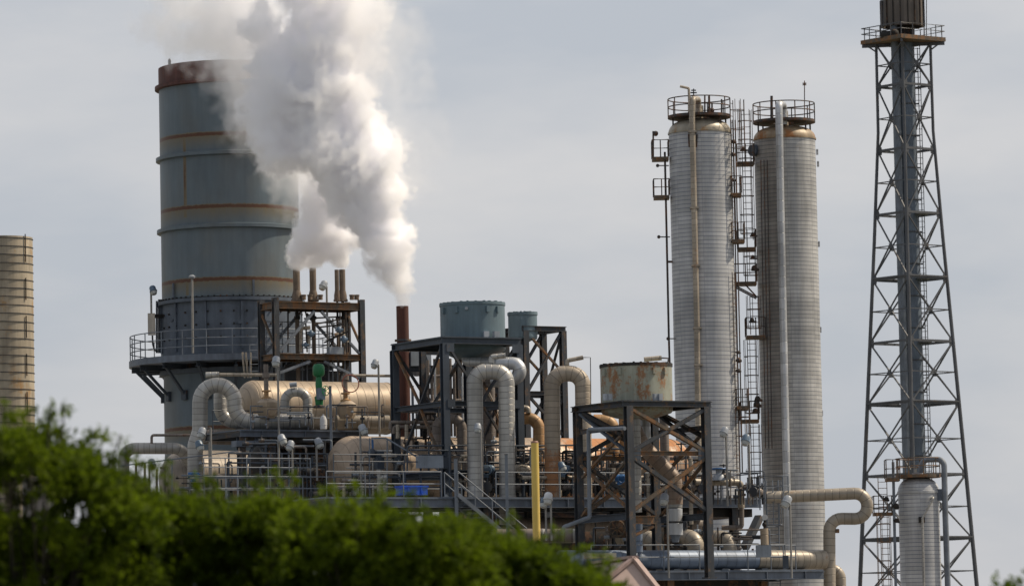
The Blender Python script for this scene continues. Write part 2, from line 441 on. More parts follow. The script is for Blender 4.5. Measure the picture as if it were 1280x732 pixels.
def annulus(mb, c, r0, r1, z0, z1, a0=0, a1=360, n=40):
    full = abs(a1 - a0) >= 359.9
    prof = [(r0, z0), (r1, z0), (r1, z1), (r0, z1)]
    N = n if full else n + 1; rings = []
    for i in range(N):
        a = math.radians(a0 + (a1 - a0) * i / n)
        rings.append(mb.add([Vector((c.x + r * math.cos(a), c.y + r * math.sin(a), z)) for r, z in prof]))
    for i in range(n):
        A, B = rings[i], rings[(i + 1) % N]
        for k in range(4): j = (k + 1) % 4; mb.face((A + k, A + j, B + j, B + k))
    if not full:
        mb.face([rings[0] + k for k in range(4)]); mb.face([rings[-1] + k for k in (3, 2, 1, 0)])
    return mb
def pipe(name, label, pts, rpx, mat, bend=0, group=None, Y=None, seg=16, cat='pipe', flange=(), v0=0.0):
    """an insulated or bare pipe through picture points; pts = (px, py, Y) or Vectors; r and bend in photo pixels"""
    vs = [p if isinstance(p, Vector) else P(*p) for p in pts]
    Y = Y or vs[0].y
    base = min(vs, key=lambda p: p.z)
    t = thing(name, label, cat, base, group)
    mb = MB().tube(vs, m(rpx, Y), bend=m(bend, Y), seg=seg, v0=v0)
    obj('body', mb, mat, t)
    for i, (a, b, k) in enumerate(flange):        # a flange on the leg a -> b at the share k of its length
        p = vs[a].lerp(vs[b], k); d = (vs[b] - vs[a]).normalized()
        obj('flange', MB().tube([p - d * .05, p + d * .05], m(rpx, Y) * 1.35, seg=seg), mat, t)
    return t

# ================================================================ THE BIG STACK
t = thing('exhaust_stack', 'wide blue-grey steel stack with rust red rim, rust seams and a walkway round its foot', 'stack', SC)
def sl(a, b, r=None, mat=M_stack, nm='shell', v0=None):
    r = r or SR
    return obj(nm, MB().lathe(SC, [(r, a), (r, b)], seg=96, v0=(S_TOP - a) if v0 is None else v0), mat, t)
sl(S_TOP, SZ(189), nm='shell')
sl(SZ(189), SZ(280)); sl(SZ(280), SZ(369)); sl(SZ(458), 0, SR * .992)
zt = SZ(74.5)
obj('rim', MB().lathe(SC, [(SR * .97, S_TOP - 1.2), (SR * .97, zt), (SR * 1.004, zt), (SR * 1.004, S_TOP)], seg=96), M_rustrim, t)
for py in (99, 189.5, 280.5):
    z = SZ(py)
    obj('stiffener_ring', MB().lathe(SC, [(SR, z - .13), (SR + .19, z - .10), (SR + .19, z + .06), (SR, z + .10)], seg=96), M_stack if py > 100 else M_rustrim, t)
zc0, zc1 = SZ(438), SZ(371)
ca = obj('bolted_casing', MB().lathe(SC, [(SR, zc1 + .02), (SR + .22, zc1 + .02), (SR + .22, zc1 - .14), (SR + .035, zc1 - .15), (SR + .035, zc0 - .1)], seg=96), M_casing, t)
bm_ = MB()
for row in (388, 404, 420):
    for k in range(34):
        a = 2 * PI * k / 34; d = Vector((math.cos(a), math.sin(a), 0))
        bm_.tube([SC + d * (SR + .0) + UP * SZ(row), SC + d * (SR + .10) + UP * SZ(row)], .05, seg=6)
for k in range(72):
    a = 2 * PI * k / 72; d = Vector((math.cos(a), math.sin(a), 0))
    bm_.box(SC + d * (SR + .14) + UP * (zc1 + .06), .09, .06, .09, x=d, y=Vector((-d.y, d.x, 0)))
obj('bolts', bm_, M_dark, ca)['kind'] = 'stuff'
for k in range(12):
    a = 2 * PI * (k + .4) / 12; d = Vector((math.cos(a), math.sin(a), 0)); q = Vector((-d.y, d.x, 0))
    obj('casing_rib', MB().box(SC + d * (SR + .07) + UP * (zc1 + zc0) / 2, .10, .12, zc1 - zc0 - .2, x=d, y=q), M_casing, ca)
for k, dx in ((.86, 0), (1.06, 0)):
    a = -PI / 2 + (k - 1) * 2 * PI; d = Vector((math.cos(a), math.sin(a), 0))
    obj('lifting_lug', MB().box(SC + d * (SR + .08) + UP * (zc1 + .42), .06, .1, .75, x=d, y=Vector((-d.y, d.x, 0))), M_casing, t)
z0 = SZ(438)
obj('recessed_band', MB().lathe(SC, [(SR * .95, z0 - .2), (SR * .95, SZ(461))], seg=72), M_dark, t)  # shade of the recess put into the colour
obj('lower_flange', MB().lathe(SC, [(SR * .95, SZ(458)), (SR + .16, SZ(458)), (SR + .16, SZ(461) - .1), (SR * .95, SZ(461) - .1)], seg=96), M_casing, t)
WR = m(129, YS)
zf = Z(287, 441, YS - WR)
obj('walkway', annulus(MB(), SC, SR + .05, WR, zf - .30, zf, n=72), M_deck, t)
for k in range(16):
    a = 2 * PI * (k + .25) / 16; d = Vector((math.cos(a), math.sin(a), 0)); q = Vector((-d.y, d.x, 0))
    mb = MB().ibeam(SC + d * (SR - .1) + UP * (zf - .43), SC + d * (WR - .12) + UP * (zf - .43), .16, .24)
    mb.beam(SC + d * (WR - .35) + UP * (zf - .5), SC + d * (SR + .02) + UP * (zf - 1.75), .12, .12)
    mb.box(SC + d * (SR + .04) + UP * (zf - 1.75), .16, .3, .45, x=d, y=q)
    obj('bracket', mb, M_bluesteel, t)
railing(t, arc_pts(SC, WR - .06, zf, 0, 350, 70), h=1.14, sp=1.2, closed=True, mids=(.33, .66), toe=0)
obj('obstruction_lamp', MB().lathe(P(212, 81, YS - 2) , [(0, 0), (.07, 0), (.07, .2), (.05, .26), (0, .3)], seg=10), M_black, t)
for px, py, dz in ((300, 402, 0), (214, 399, .1)):
    p = P(px, py, YS - SR - .05)
    obj('port_stub', MB().tube([p + Vector((0, .4, 0)), p + Vector((0, -.14, 0))], .10, seg=10), M_casing, t)
# conduit column on the left flank of the casing
obj('cable_column', MB().beam(P(200.5, 441, YS - .6), P(200.5, 374, YS - .6), .22, .12, side=(1, 0, 0)).tube([P(196, 441, YS - .7), P(196, 376, YS - .7)], .05, seg=8), M_bluesteel, t)

# mast with a cap on the walkway
p0 = P(241, 441, YS - 4.3); p1 = P(240, 347, YS - 4.3)
t = thing('lightning_mast', 'thin brown mast with a flat cap on the walkway of the wide stack', 'mast', p0)
obj('pole', MB().tube([p0, p1], .055, seg=8), M_pole, t)
obj('cap', MB().lathe(p1, [(0, -.02), (.14, -.02), (.16, .06), (.08, .13), (0, .14)], seg=12), M_lampgrey, t)
t = thing('junction_box', 'pale tall equipment box with a black hanging cable beside the casing of the wide stack', 'box', P(190, 419, YS - 1.2))
obj('housing', MB().box(P(189.5, 405, YS - 1.2), m(9, YS), .25, m(27, YS), x=Vector((1, 0, 0)), y=Vector((0, 1, 0))), M_houses, t)
obj('bracket', MB().beam(P(193, 395, YS - 1.2), P(204, 395, YS - 1.0), .14, .18), M_dark, t)
obj('cable', MB().tube([P(190.5, 419, YS - 1.2), P(191, 430, YS - 1.2), P(193, 437, YS - 1.2), P(197, 440, YS - 1.2)], .045, bend=.2, seg=6), M_black, t)

# ================================================================ LEFT CHIMNEY
YC_ = 240.0; c = P(2, 400, YC_); c.z = 0; R = m(40, YC_)
zt = Z(2, 294, YC_ - R)
t = thing('chimney', 'buff banded chimney with rust stains at the left edge of the view', 'chimney', c)
obj('shaft', MB().lathe(c, [(R * .9, zt - .6), (R * .9, zt), (R, zt), (R * 1.0, 10), (R * 1.02, 0)], seg=64), M_chim, t)
mb = MB(); z = zt - .10
while z > 4:
    mb.lathe(c, [(R, z - .016), (R + .03, z - .014), (R + .03, z + .014), (R, z + .016)], seg=64); z -= .42
obj('hoops', mb, M_steel, t)
d = Vector((math.cos(math.radians(-36)), math.sin(math.radians(-36)), 0))
for k in range(11):
    zz = zt - .2 - k * 1.9
    obj('conduit', MB().beam(c + d * (R + .05) + UP * (zz - 1.1), c + d * (R + .05) + UP * (zz + (.3 if k == 0 else 0)), .05, .05), M_dark, t)

# ================================================================ TWIN COLUMNS
def column(label, px, y_ref, Y, rpx, y_sh, y_dome, shell_mat, dome_mat, plat_y, plat_h, stairs):
    c = P(px, y_ref, Y); c.z = 0; R = m(rpx, Y); zs = Z(px, y_sh, Y - R); zd = Z(px, y_dome, Y - R * .5)
    t = thing('distillation_column', label, 'column', c, 'twin clad columns')
    obj('shell', MB().lathe(c, [(R, zs), (R, zs * .5), (R, 0)], seg=64), shell_mat, t)
    H = zd - zs
    obj('head', MB().lathe(c, [(R * 1.012, zs - .05)] + [(R * 1.012 * (math.cos(a) ** .6 if a < 1.57 else 0), zs + H * math.sin(a)) for a in (i * PI / 2 / 10 for i in range(11))], seg=64), dome_mat, t)
    mb = MB().lathe(c, [(R * 1.012, zs - .06), (R * 1.03, zs - .05), (R * 1.03, zs + .03), (R * 1.012, zs + .04)], seg=64)
    obj('rim_band', mb, dome_mat, t)
    zp = Z(px, plat_y, Y - R)
    obj('nozzle', MB().tube([Vector((c.x, c.y, zd - .1)), Vector((c.x, c.y, zp + .5))], .22, seg=12), M_pipetan, t)
    obj('top_platform', annulus(MB(), c, R * .35, R * 1.02, zp - .13, zp, n=28), M_darkrail, t)
    mb = MB()
    for k in range(6):
        a = 2 * PI * k / 6 + .3; d = Vector((math.cos(a), math.sin(a), 0))
        mb.beam(c + d * R * .9 + UP * (zs + H * .3), c + d * R * .9 + UP * (zp - .15), .08, .08)
    obj('platform_legs', mb, M_darkrail, t)
    railing(t, arc_pts(c, R, zp, 0, 350, 35), h=plat_h, sp=.95, r=.03, mat=M_darkrail, closed=True)
    return t, c, R, zs, zd, zp
T1, C1, R1, zs1, zd1, zp1 = column('ribbed grey column with a plain tan pipe down its front and gooseneck on top', 875.4, 200, 240.0, 39.0, 162, 147, M_tower, M_dome, 140, .84, None)
T2, C2, R2, zs2, zd2, zp2 = column('ribbed grey column with rusty shoulder and bright silver pipe down its front', 981.3, 200, 243.0, 38.6, 170, 156, M_towerb, M_domer, 146.5, .86, None)
X = Vector((1, 0, 0)); YY = Vector((0, 1, 0))
# vapour line of the left column
yv = 240 - R1 - .2
obj('vapour_line', MB().tube([P(873, 150, 240 - .6), P(873, 124, 240 - .6), P(866, 124, yv), P(865, 145, yv), P(867.5, 250, yv), P(871, 400, yv), P(873.5, 600, yv)], m(3.7, 240), bend=m(5, 240), seg=12), M_pipetan, T1)
obj('gooseneck_vent', MB().tube([P(862, 140, yv), P(861, 110.5, yv), P(850, 108, yv)], m(1.6, 240), bend=m(2, 240), seg=8), M_pipetan, T1)
for py in (165, 260, 332, 410, 456): 
    xx = 865 + (py - 145) * .025
    obj('pipe_clamp', MB().box(P(xx, py, yv + .1), .42, .5, .10, x=X, y=YY), M_pipetan, T1)
for s in (-1, 1): obj('pipe_bracket', MB().beam(P(866 + s * 5, 168, yv + .12), P(866 + s * 4, 184, yv + .2), .07, .1), M_darkrail, T1)
p = P(867, 141, 239); mb = MB().tube([p, P(867, 111, 239)], .03, seg=6)
for yy, w in ((113, 3), (116, 4), (121, 2.5)): mb.tube([P(867 - w, yy, 239), P(867 + w, yy, 239)], .035, seg=5)
obj('wind_vane', mb, M_black, T1)
for px, py in ((881, 119), (886, 120), (902, 124)):
    obj('vent_stub', MB().tube([P(px, 146, 240), P(px, py, 240)], .045, seg=6), M_darkrail, T1)
obj('valve', MB().ball(P(890, 138, 239.5), .13).tube([P(890, 146, 239.5), P(890, 130, 239.5)], .05, seg=6), M_darkrail, T1)
# vapour line of the right column
yv2 = 243 - R2 - .3
obj('vapour_line', MB().tube([P(979.5, 156, 242), P(979.5, 131, 242), P(973.5, 130.5, yv2), P(974, 150, yv2), P(976, 260, yv2), P(979, 400, yv2), P(983.5, 600, yv2), P(985.5, 700, yv2)], m(4.7, 243), bend=m(6, 243), seg=14), M_silver, T2)
obj('vent_post', MB().tube([P(964.5, 150, 243), P(964.5, 120, 243)], .07, seg=7), M_darkrail, T2)
mb = MB().tube([P(1005.6, 150, 242.5), P(1005.6, 101, 242.5)], .025, seg=5)
for k in range(3): mb.ring(P(1005.6, 104 + k * 1.2, 242.5), .10, .012, UP, seg=8, ts=4)
obj('whip_antenna', mb, M_darkrail, T2)
mb = MB()
for xx in (951, 955, 959): mb.tube([P(xx, 200, 241.6), P(xx + 6, 560, 241.6)], .025, seg=5)
obj('conduit_run', mb, M_darkrail, T2)
obj('manhole', MB().tube([P(940, 188, 242.4), P(945, 188, 242.6)], .3, seg=14), M_casing, T2)
for px, py in ((1021.5, 190), (1022.5, 205), (1023.5, 305), (1025.5, 412), (1027.5, 516)):
    obj('insulation_lug', MB().box(P(px, py, 243), .10, .12, .28, x=X, y=YY), M_tower, T2)

def side_platform(parent, x0, x1, py, Y, h=1.0, depth=1.1, mat=None, brace=0):
    mat = mat or M_darkrail
    a, b = P(x0, py, Y), P(x1, py, Y); b.z = a.z; w = Vector((0, depth, 0)); t_ = .16
    o = obj('side_platform', MB().box((a + b) / 2 + w / 2 - UP * t_ / 2, (b - a).length, depth, t_, x=X, y=YY), M_beam, parent)
    r_ = .03
    mb = MB()
    for k in (1, .5): mb.tube([a + w + UP * h * k, a + UP * h * k, b + UP * h * k, b + w + UP * h * k], r_, seg=5)
    n = max(2, round((b - a).length / .55))
    for i in range(n + 1):
        q = a.lerp(b, i / n); mb.tube([q, q + UP * h], r_, seg=5)
    for q in (a + w, b + w): mb.tube([q, q + UP * h], r_, seg=5)
    obj('platform_rail', mb, mat, o)
    if brace:
        mb = MB()
        for q in (a + w * .1, a + w * .9, (a + b) / 2 + w * .1): 
            e = Vector((b.x, q.y, a.z - brace)); mb.beam(q - UP * t_, e, .07, .07)
        obj('knee_brace', mb, mat, o)
    return o
# left flank of the left column: two little platforms on a long riser
side_platform(T1, 815.5, 836, 196, 239.4, h=.85)
side_platform(T1, 817.5, 837, 244, 239.4, h=.82)
obj('riser', MB().tube([P(831, 190, 239.6), P(833, 280, 239.6), P(836, 420, 239.6), P(837.5, 470, 239.6)], .055, seg=7), M_darkrail, T1)
obj('davit', MB().tube([P(816.5, 196, 239.4), P(816.5, 164, 239.4)], .05, seg=6).ball(P(819.5, 167, 239.4), .14).tube([P(816.5, 168, 239.4), P(820, 167, 239.4)], .06, seg=6), M_darkrail, T1)
for px, py in ((822, 207), (823.5, 296), (835, 423)):
    obj('arm_lamp', MB().tube([P(px, py, 239.5), P(px + 14, py, 239.5)], .03, seg=5).ball(P(px, py, 239.5), .09), M_darkrail, T1)
obj('riser_bracket', MB().tube([P(835, 327, 239.5), P(841, 327, 239.5)], .06, seg=5), M_darkrail, T1)
# right flank of the left column
for x0, x1, py in ((914, 927, 241), (915, 931, 299), (921, 936, 507)): side_platform(T1, x0, x1, py, 239.2, h=.85)
for px, ya, yb, cg in ((917, 240, 125, True), (918.5, 299, 245, True), (921, 507, 340, False), (923, 600, 508, True)):
    b = P(px, ya, 239.3); ladder(T1, b, Z(px, yb, 239.3) - b.z, Vector((.35, .94, 0)), Vector((.94, -.35, 0)), cage=cg)
mb = MB()
for px in (913.5, 916, 919): mb.tube([P(px, 150, 240.2), P(px + 4, 350, 240.2), P(px + 9, 590, 240.2)], .035, seg=5)
obj('cable_run', mb, M_darkrail, T1)
for px, py, r in ((917, 177, .12), (916.5, 193, .12), (922.5, 440, .1), (923.5, 450, .14), (923, 463, .12), (917, 225, .1)):
    obj('instrument', MB().ball(P(px, py, 239.2), r, seg=7).tube([P(px - 3, py, 239.4), P(px + 3, py + 1, 239.2)], r * .5, seg=6), M_darkrail, T1)
# left flank of the right column
for x0, x1, py, bz in ((921.5, 943, 202, 0), (923, 945, 309, 0), (918, 946, 352, .8), (933, 957, 419, 0), (926, 949, 524, 0)): side_platform(T2, x0, x1, py, 241.6, h=.9, brace=bz)
for px, ya, yb in ((936, 300, 138), (940, 352, 312), (944, 418, 370), (942, 524, 425), (946, 620, 530)):
    b = P(px, ya, 241.4); ladder(T2, b, Z(px, yb, 241.4) - b.z, Vector((1, 0, 0)), Vector((-.2, -.98, 0)), cage_from=.3)
for px, py, r in ((929, 186, .12), (941, 293, .11), (943, 335, .16), (940, 400, .12), (946, 505, .18), (944, 513, .14), (947, 498, .15), (941, 321, .1)):
    obj('instrument', MB().ball(P(px, py, 241.3), r, seg=7).tube([P(px - 3, py + 2, 241.3), P(px + 5, py + 2, 241.6)], r * .5, seg=6), M_darkrail, T2)

# ================================================================ FLARE TOWER
YF = 330.0
c0 = P(1129, 55, YF); c0.z = 0
def FZ(py): return Z(1131, py, YF)
bays = [55, 108, 188, 268, 349, 428, 505, 594, 674, 755, 840]
def half(py): return m(np.interp(py, [55, 165, 200, 400, 560, 732, 980], [34, 34.5, 36, 50, 61, 73, 88]), YF)
ang = [math.radians(a) for a in (-97, -7, 83, 173)]
def leg_pt(k, py):
    h = half(py); return Vector((c0.x + h * math.cos(ang[k]), c0.y + h * math.sin(ang[k]), FZ(py)))
t = thing('flare_tower', 'tall tapering lattice tower with a pipe up its middle and a drum on top', 'tower', c0)
for k in range(4):
    obj('leg', MB().tube([leg_pt(k, y) for y in (52, 165, 300, 450, 600, 780)] + [Vector((leg_pt(k, 980).x, leg_pt(k, 980).y, 0))], [.10, .105, .12, .13, .14, .15, .16], seg=8), M_flare, t)
for i, (ya, yb) in enumerate(zip(bays, bays[1:])):
    for k in range(4):
        j = (k + 1) % 4
        A, B, D, E = leg_pt(k, ya), leg_pt(j, ya), leg_pt(k, yb), leg_pt(j, yb); mid = (A + B + D + E) / 4; ym = (ya + yb) / 2
        mb = MB().beam(A, E, .085, .085).beam(B, D, .08, .085)
        mb.beam(leg_pt(k, ym), leg_pt(j, ym), .07, .07)
        n = (B - A).cross(UP).normalized(); mb.box(mid, .32, .05, .32, x=(B - A).normalized(), y=n)
        obj('cross_brace', mb, M_flare, t)
        g = MB().beam(D, E, .10, .16)
        if i in (3, 5, 7): g.beam(D + UP * .1, E + UP * .1, .22, .10)
        obj('girt', g, M_flare, t)
        for q, oth in ((D, E), (E, D)):
            obj('gusset', MB().box(q + (oth - q).normalized() * .18, .34, .05, .5, x=(oth - q).normalized(), y=n), M_flare, t)
# the pipes in the middle
fc = c0
obj('flare_pipe', MB().tube([fc + Vector((.10, .1, 0)), fc + Vector((.10, .1, FZ(33)))], .62, seg=24), M_flarepipe, t)
obj('feed_pipe', MB().tube([fc + Vector((-.62, -.55, 0)), fc + Vector((-.62, -.55, FZ(40)))], .28, seg=14), M_galv, t)
obj('drum_riser', MB().tube([fc + Vector((-.66, -.9, FZ(42))), fc + Vector((-.66, -.9, FZ(-14)))], .22, seg=10), M_flarepipe, t)
for py in range(90, 600, 40):
    z = FZ(py); obj('pipe_hoop', MB().ring(fc + Vector((.1, .1, z)), .66, .05, UP, seg=20, ts=5).beam(fc + Vector((.7, .1, z)), fc + Vector((1.0, .1, z)), .08, .1), M_flare, t)
obj('service_line', MB().tube([fc + Vector((.98, .1, 0)), fc + Vector((.98, .1, FZ(60)))], .035, seg=6), M_flare, t)
fl_ = fc + Vector((.9, -.35, 0)); mb = MB()
for sx in (-.2, .2): mb.tube([fl_ + Vector((sx, 0, 3)), fl_ + Vector((sx, 0, FZ(56)))], .03, seg=5)
z = 3.2
while z < FZ(57): mb.tube([fl_ + Vector((-.2, 0, z)), fl_ + Vector((.2, 0, z))], .02, seg=4); z += .4
obj('ladder', mb, M_flare, t)
for py in (268, 349, 428, 594): obj('rest_plate', MB().box(fl_ + UP * FZ(py), .9, .9, .1, x=X, y=YY), M_flare, t)
# head platform, square, a corner towards the viewer
zp = FZ(54); hw = m(53.5, YF)
a4 = [Vector((c0.x + hw * 1.0 * math.cos(a), c0.y + hw * math.sin(a), zp)) for a in ang]
ctr = Vector((c0.x, c0.y, zp))
obj('head_platform', MB().poly(a4, .28, UP), M_beam, t)
mb = MB()
for k in range(4):
    mb.beam(leg_pt(k, 64), ctr.lerp(a4[k], .9), .10, .10); mb.beam(ctr.lerp(a4[k], .05) - UP * .12, a4[k].lerp(ctr, .03) - UP * .12, .12, .24)
obj('platform_bracket', mb, M_flare, t)
railing(t, [p + UP * .28 + (ctr - p).normalized() * .08 for p in a4], h=.82, sp=1.05, r=.035, mat=M_flare, closed=True)
z1, z0 = FZ(1), FZ(34); rs = m(27, YF)
obj('shroud', MB().lathe(c0, [(rs * .9, z0), (rs, z0), (rs, z1), (rs * .9, z1)], seg=18), M_shroud, t)
mb = MB()
for k in range(18):
    a = 2 * PI * k / 18; d = Vector((math.cos(a), math.sin(a), 0)); mb.box(c0 + d * (rs + .03) + UP * (z0 + z1) / 2, .08, .05, z1 - z0, x=d, y=Vector((-d.y, d.x, 0)))
obj('shroud_ribs', mb, M_dark, t)
obj('burner_drum', MB().lathe(c0, [(rs * .55, zp + .28), (rs * .55, z0 + .1), (rs * .88, z0 + .4)], seg=24), M_dark, t)
for px in (1101, 1158): obj('pilot_line', MB().tube([P(px, 45, YF - 1), P(px, -20, YF - 1)], .035, seg=6).tube([P(px + (3 if px < 1130 else -3), 45, YF - 1), P(px + (3 if px < 1130 else -3), -20, YF - 1)], .03, seg=6), M_flare, t)
obj('manifold', MB().tube([P(1103, 44, YF - 1.2), P(1117, 44, YF - 1.6)], .30, seg=12).ball(P(1118, 42, YF - 1.7), .32), M_dark, t)
for s in (-.5, .5): obj('strut', MB().beam(c0 + Vector((s, -.9, zp + .28)), c0 + Vector((s, -.9, z0 + .2)), .1, .1), M_dark, t)

# ================================================================ SMALL COLUMN IN FRONT OF THE FLARE TOWER
YB = 250.0; c = P(1148.8, 640, YB); c.z = 0; R = m(25.6, YB); zs = Z(1149, 613, YB - R); zd = Z(1149, 596, YB)
t = thing('absorber_column', 'short ribbed grey column with railed top platform standing in front of the lattice tower', 'column', c)
obj('shell', MB().lathe(c, [(R, zs), (R, 0)], seg=48), M_tower, t)
obj('head', MB().lathe(c, [(R * 1.01 * math.cos(a) ** .7 if i < 8 else 0, zs + (zd - zs) * math.sin(a)) for i, a in ((i, i * PI / 16) for i in range(9))], seg=48), M_tower, t)
obj('rim_band', MB().lathe(c, [(R, zs - .12), (R * 1.04, zs - .1), (R * 1.04, zs + .02), (R, zs + .05)], seg=48), M_tower, t)
zp = Z(1149, 592, YB - R)
obj('neck', MB().tube([Vector((c.x, c.y, zd - .2)), Vector((c.x, c.y, zp + .1))], .3, seg=12), M_tower, t)
obj('top_platform', annulus(MB(), c, .3, m(28, YB), zp - .16, zp, n=26), M_beam, t)
railing(t, arc_pts(c, m(27.5, YB), zp, 0, 350, 30), h=.85, sp=.8, r=.028, mat=M_beam, closed=True)
obj('vapour_line', MB().tube([P(1152, 590, YB), P(1152, 574, YB), P(1180, 573.5, YB - .5), P(1181.5, 640, YB - .5), P(1185, 740, YB - .5), P(1188, 830, YB - .5)], m(3.7, YB), bend=m(9, YB), seg=12), M_galv, t)
obj('support_pole', MB().tube([P(1116.3, 577, YB - .9), P(1120, 745, YB - .9), P(1123, 850, YB - .9)], m(1.8, YB), seg=8), M_galv, t)
obj('drain_line', MB().tube([P(1164, 623, YB - R + .3), P(1167, 621, YB - R - .25), P(1153, 647, YB - R - .25), P(1155, 735, YB - R - .25), P(1157, 840, YB - R - .25)], m(1.5, YB), bend=m(3, YB), seg=8), M_pipe, t)
obj('bracket', MB().box(P(1152, 649, YB - R - .1), .3, .3, .3, x=X, y=YY), M_dark, t)
obj('bracket', MB().box(P(1175, 618, YB - .4), .3, .3, .6, x=X, y=YY), M_casing, t)
side_platform(t, 1092.5, 1117, 640, YB - .8, h=.85)
b = P(1111, 592, YB - 1.0)
side_platform(t, 1108, 1125, 597, YB - 1.4, h=.95)
ladder(t, P(1110, 800, YB - 1), Z(1110, 640, YB - 1) - Z(1110, 800, YB - 1), X, Vector((-.3, -.95, 0)), mat=M_beam)
ladder(t, P(1104, 640, YB - 1), Z(1104, 597, YB - 1) - Z(1104, 640, YB - 1), X, Vector((-.3, -.95, 0)), mat=M_beam, cage=False)
for px, py, r in ((1108, 623, .13), (1120, 632, .16), (1121, 650, .13)): obj('instrument', MB().ball(P(px, py, YB - 1), r).tube([P(px - 4, py, YB - 1), P(px + 3, py + 2, YB - .8)], r * .5, seg=6), M_dark, t)

# ================================================================ VESSELS
def vessel(label, px, py, Y, rpx, L, mat, headmat=None, saddles=(), v0=0.0, head=.55, rhead=True, nm='horizontal_vessel'):
    c = P(px, py, Y); r = m(rpx, Y)
    t = thing(nm, label, 'vessel', c - UP * r)
    o = c + U * (r * head)
    obj('shell', MB().lathe(o, [(r, 0), (r, L)], axis=U, seg=56, v0=v0), mat, t)
    pr = [(r * 1.004 * (math.sin(a) ** .85 if a > 0 else 0), -r * head * math.cos(a)) for a in (i * PI / 20 for i in range(11))]
    obj('head', MB().lathe(o, pr, axis=U, seg=56, v0=v0), headmat or mat, t)
    obj('head', MB().lathe(o + U * L, [(a, -b) for a, b in reversed(pr)], axis=U, seg=56, v0=v0 + L), mat, t)
    mb = MB()
    for k in (0, L): mb.lathe(o + U * (k - .03), [(r, 0), (r * 1.012, .01), (r * 1.012, .05), (r, .06)], axis=U, seg=56)
    obj('seam_band', mb, mat, t)
    for k in saddles: obj('saddle', MB().box(o + U * k - UP * (r * .95), .35, r * 1.5, r * .9), M_steel, t)
    return t, o, r
VA, oA, rA = vessel('upper tan horizontal drum behind the looped pipes, below the three brown vent pipes', 300, 508, 209.3, 33, 6.6, M_vessel, saddles=(1, 5))
VC, oC, rC = vessel('very long tan drum with rounded end turning rusty orange towards its far end', 415.5, 588, 203.0, 43.5, 15.8, M_vesselcd, saddles=(1.5, 5, 9, 14), head=.62)
VB, oB, rB = vessel('grey-tan drum with ribbed rounded end at the far left behind the blue valve', 204, 600, 212.0, 38, 4.6, M_vesselg, saddles=(1,), head=.8)
VE, oE, rE = vessel('small tan drum low down between the blue valve and the left stilt platform', 269, 607, 206.0, 15.5, 3.4, M_vessel)
vessel('near-black drum added as painted shade under the left pipe platform', 318, 586, 211, 38, 4.2, M_dark)  # added dark backing; its near-black colour stands in for shade below the platform
vessel('big near-black drum added as painted shade under the middle deck', 560, 672, 206, 36, 11, M_dark)  # added filler under the deck, shade put into its colour
vessel('low near-black drum added as painted shade below the trestle of the rusty tank', 760, 716, 205, 26, 4.5, M_dark)  # added dark filler as well, painted near-black as shade
# details on the near end of the long drum
mb = MB()
for dy, dz in ((-.35, .55), (.3, -.2)): mb.ball(oC - U * (rC * .5) + V * dy + UP * dz, .10, seg=6)
obj('bolts', mb, M_dark, VC)
obj('nameplate', MB().box(P(423, 573, 202.95), .08, .55, .5), M_steel, VC)
obj('access_door', MB().box(P(424, 592, 202.7), .08, .5, .6), M_vessel, VC)

# ================================================================ FRAMES (TRESTLES)
def frame(name, label, C, Lu, Lv, ztop, zbot, mids=(), w=.29, beam=.30, mat=M_steel, topmat=None, over=.12, group=None, post_ext=0.0):
    t = thing(name, label, 'frame', Vector((C.x, C.y, zbot)), group)
    def q(a, b, z): 
        p = C + U * a + V * b; p.z = z; return p
    for a, b in ((0, 0), (Lu, 0), (0, Lv), (Lu, Lv)):
        obj('post', MB().ibeam(q(a, b, zbot), q(a, b, ztop - beam + post_ext), w, w, side=U), mat, t)
        mb = MB().box(q(a, b, zbot + .02), w * 1.5, w * 1.5, .05); obj('base_plate', mb, mat, t)
    e = over
    for k, z in enumerate((ztop - beam / 2,) + tuple(mids)):
        h = beam if k == 0 else beam * .8; mt = topmat or mat; e = over if k == 0 else -w * .5
        for p, r in (((-e, 0), (Lu + e, 0)), ((-e, Lv), (Lu + e, Lv))):
            obj('top_beam' if k == 0 else 'cross_beam', MB().ibeam(q(*p, z), q(*r, z), w * .8, h, side=V), mt, t)
        for a in (0, Lu):
            obj('top_beam' if k == 0 else 'cross_beam', MB().ibeam(q(a, w * .42, z - .004), q(a, Lv - w * .42, z - .004), w * .8, h - .006, side=U), mt, t)
    return t, q
def brace(t, p, r, w=.11, mat=None, d=.07):
    obj('brace', MB().beam(p, r, w, w * .8).beam(p + Vector((0, 0, .0)), r, w * .25, w * 1.3), mat or M_steel, t)

# --- frame of the blue-green tank
CB = P(555, 421, 199.0); zt = CB.z; zb = Z(555, 624, 199)
zm = Z(555, 504, 199)
FB, q = frame('tank_trestle', 'dark blue-grey braced frame carrying the large blue-green tank', CB, 3.55, 4.35, zt, zb, mids=(zm, Z(555, 590, 199)), w=.29, beam=.27, mat=M_bluesteel)
apex = (1.98, zt - .3)
for b in (-.02, 4.37):      # faces along U
    brace(FB, q(.15, b, zt - .35), q(1.8, b, zm + .1)); brace(FB, q(3.4, b, zt - .35), q(1.75, b, zm + .1))
    brace(FB, q(1.8, b, zm - .1), q(3.4, b, zb + 1.6))
for a in (-.02, 3.57):
    brace(FB, q(a, .15, zt - .35), q(a, 2.1, zm + .1)); brace(FB, q(a, 4.2, zt - .35), q(a, 2.15, zm + .1), mat=M_beam)
    brace(FB, q(a, 2.1, zm - .1), q(a, .2, zb + 1.4), mat=M_beam); brace(FB, q(a, 2.1, zm - .1), q(a, 4.2, zb + 1.4))
for z_ in (zt - .45, zm, ):
    for a_, b_2 in ((0.2, -.16), (3.35, -.16)): obj('gusset', MB().box(q(a_, b_2, z_), .36, .02, .34), M_bluesteel, FB)
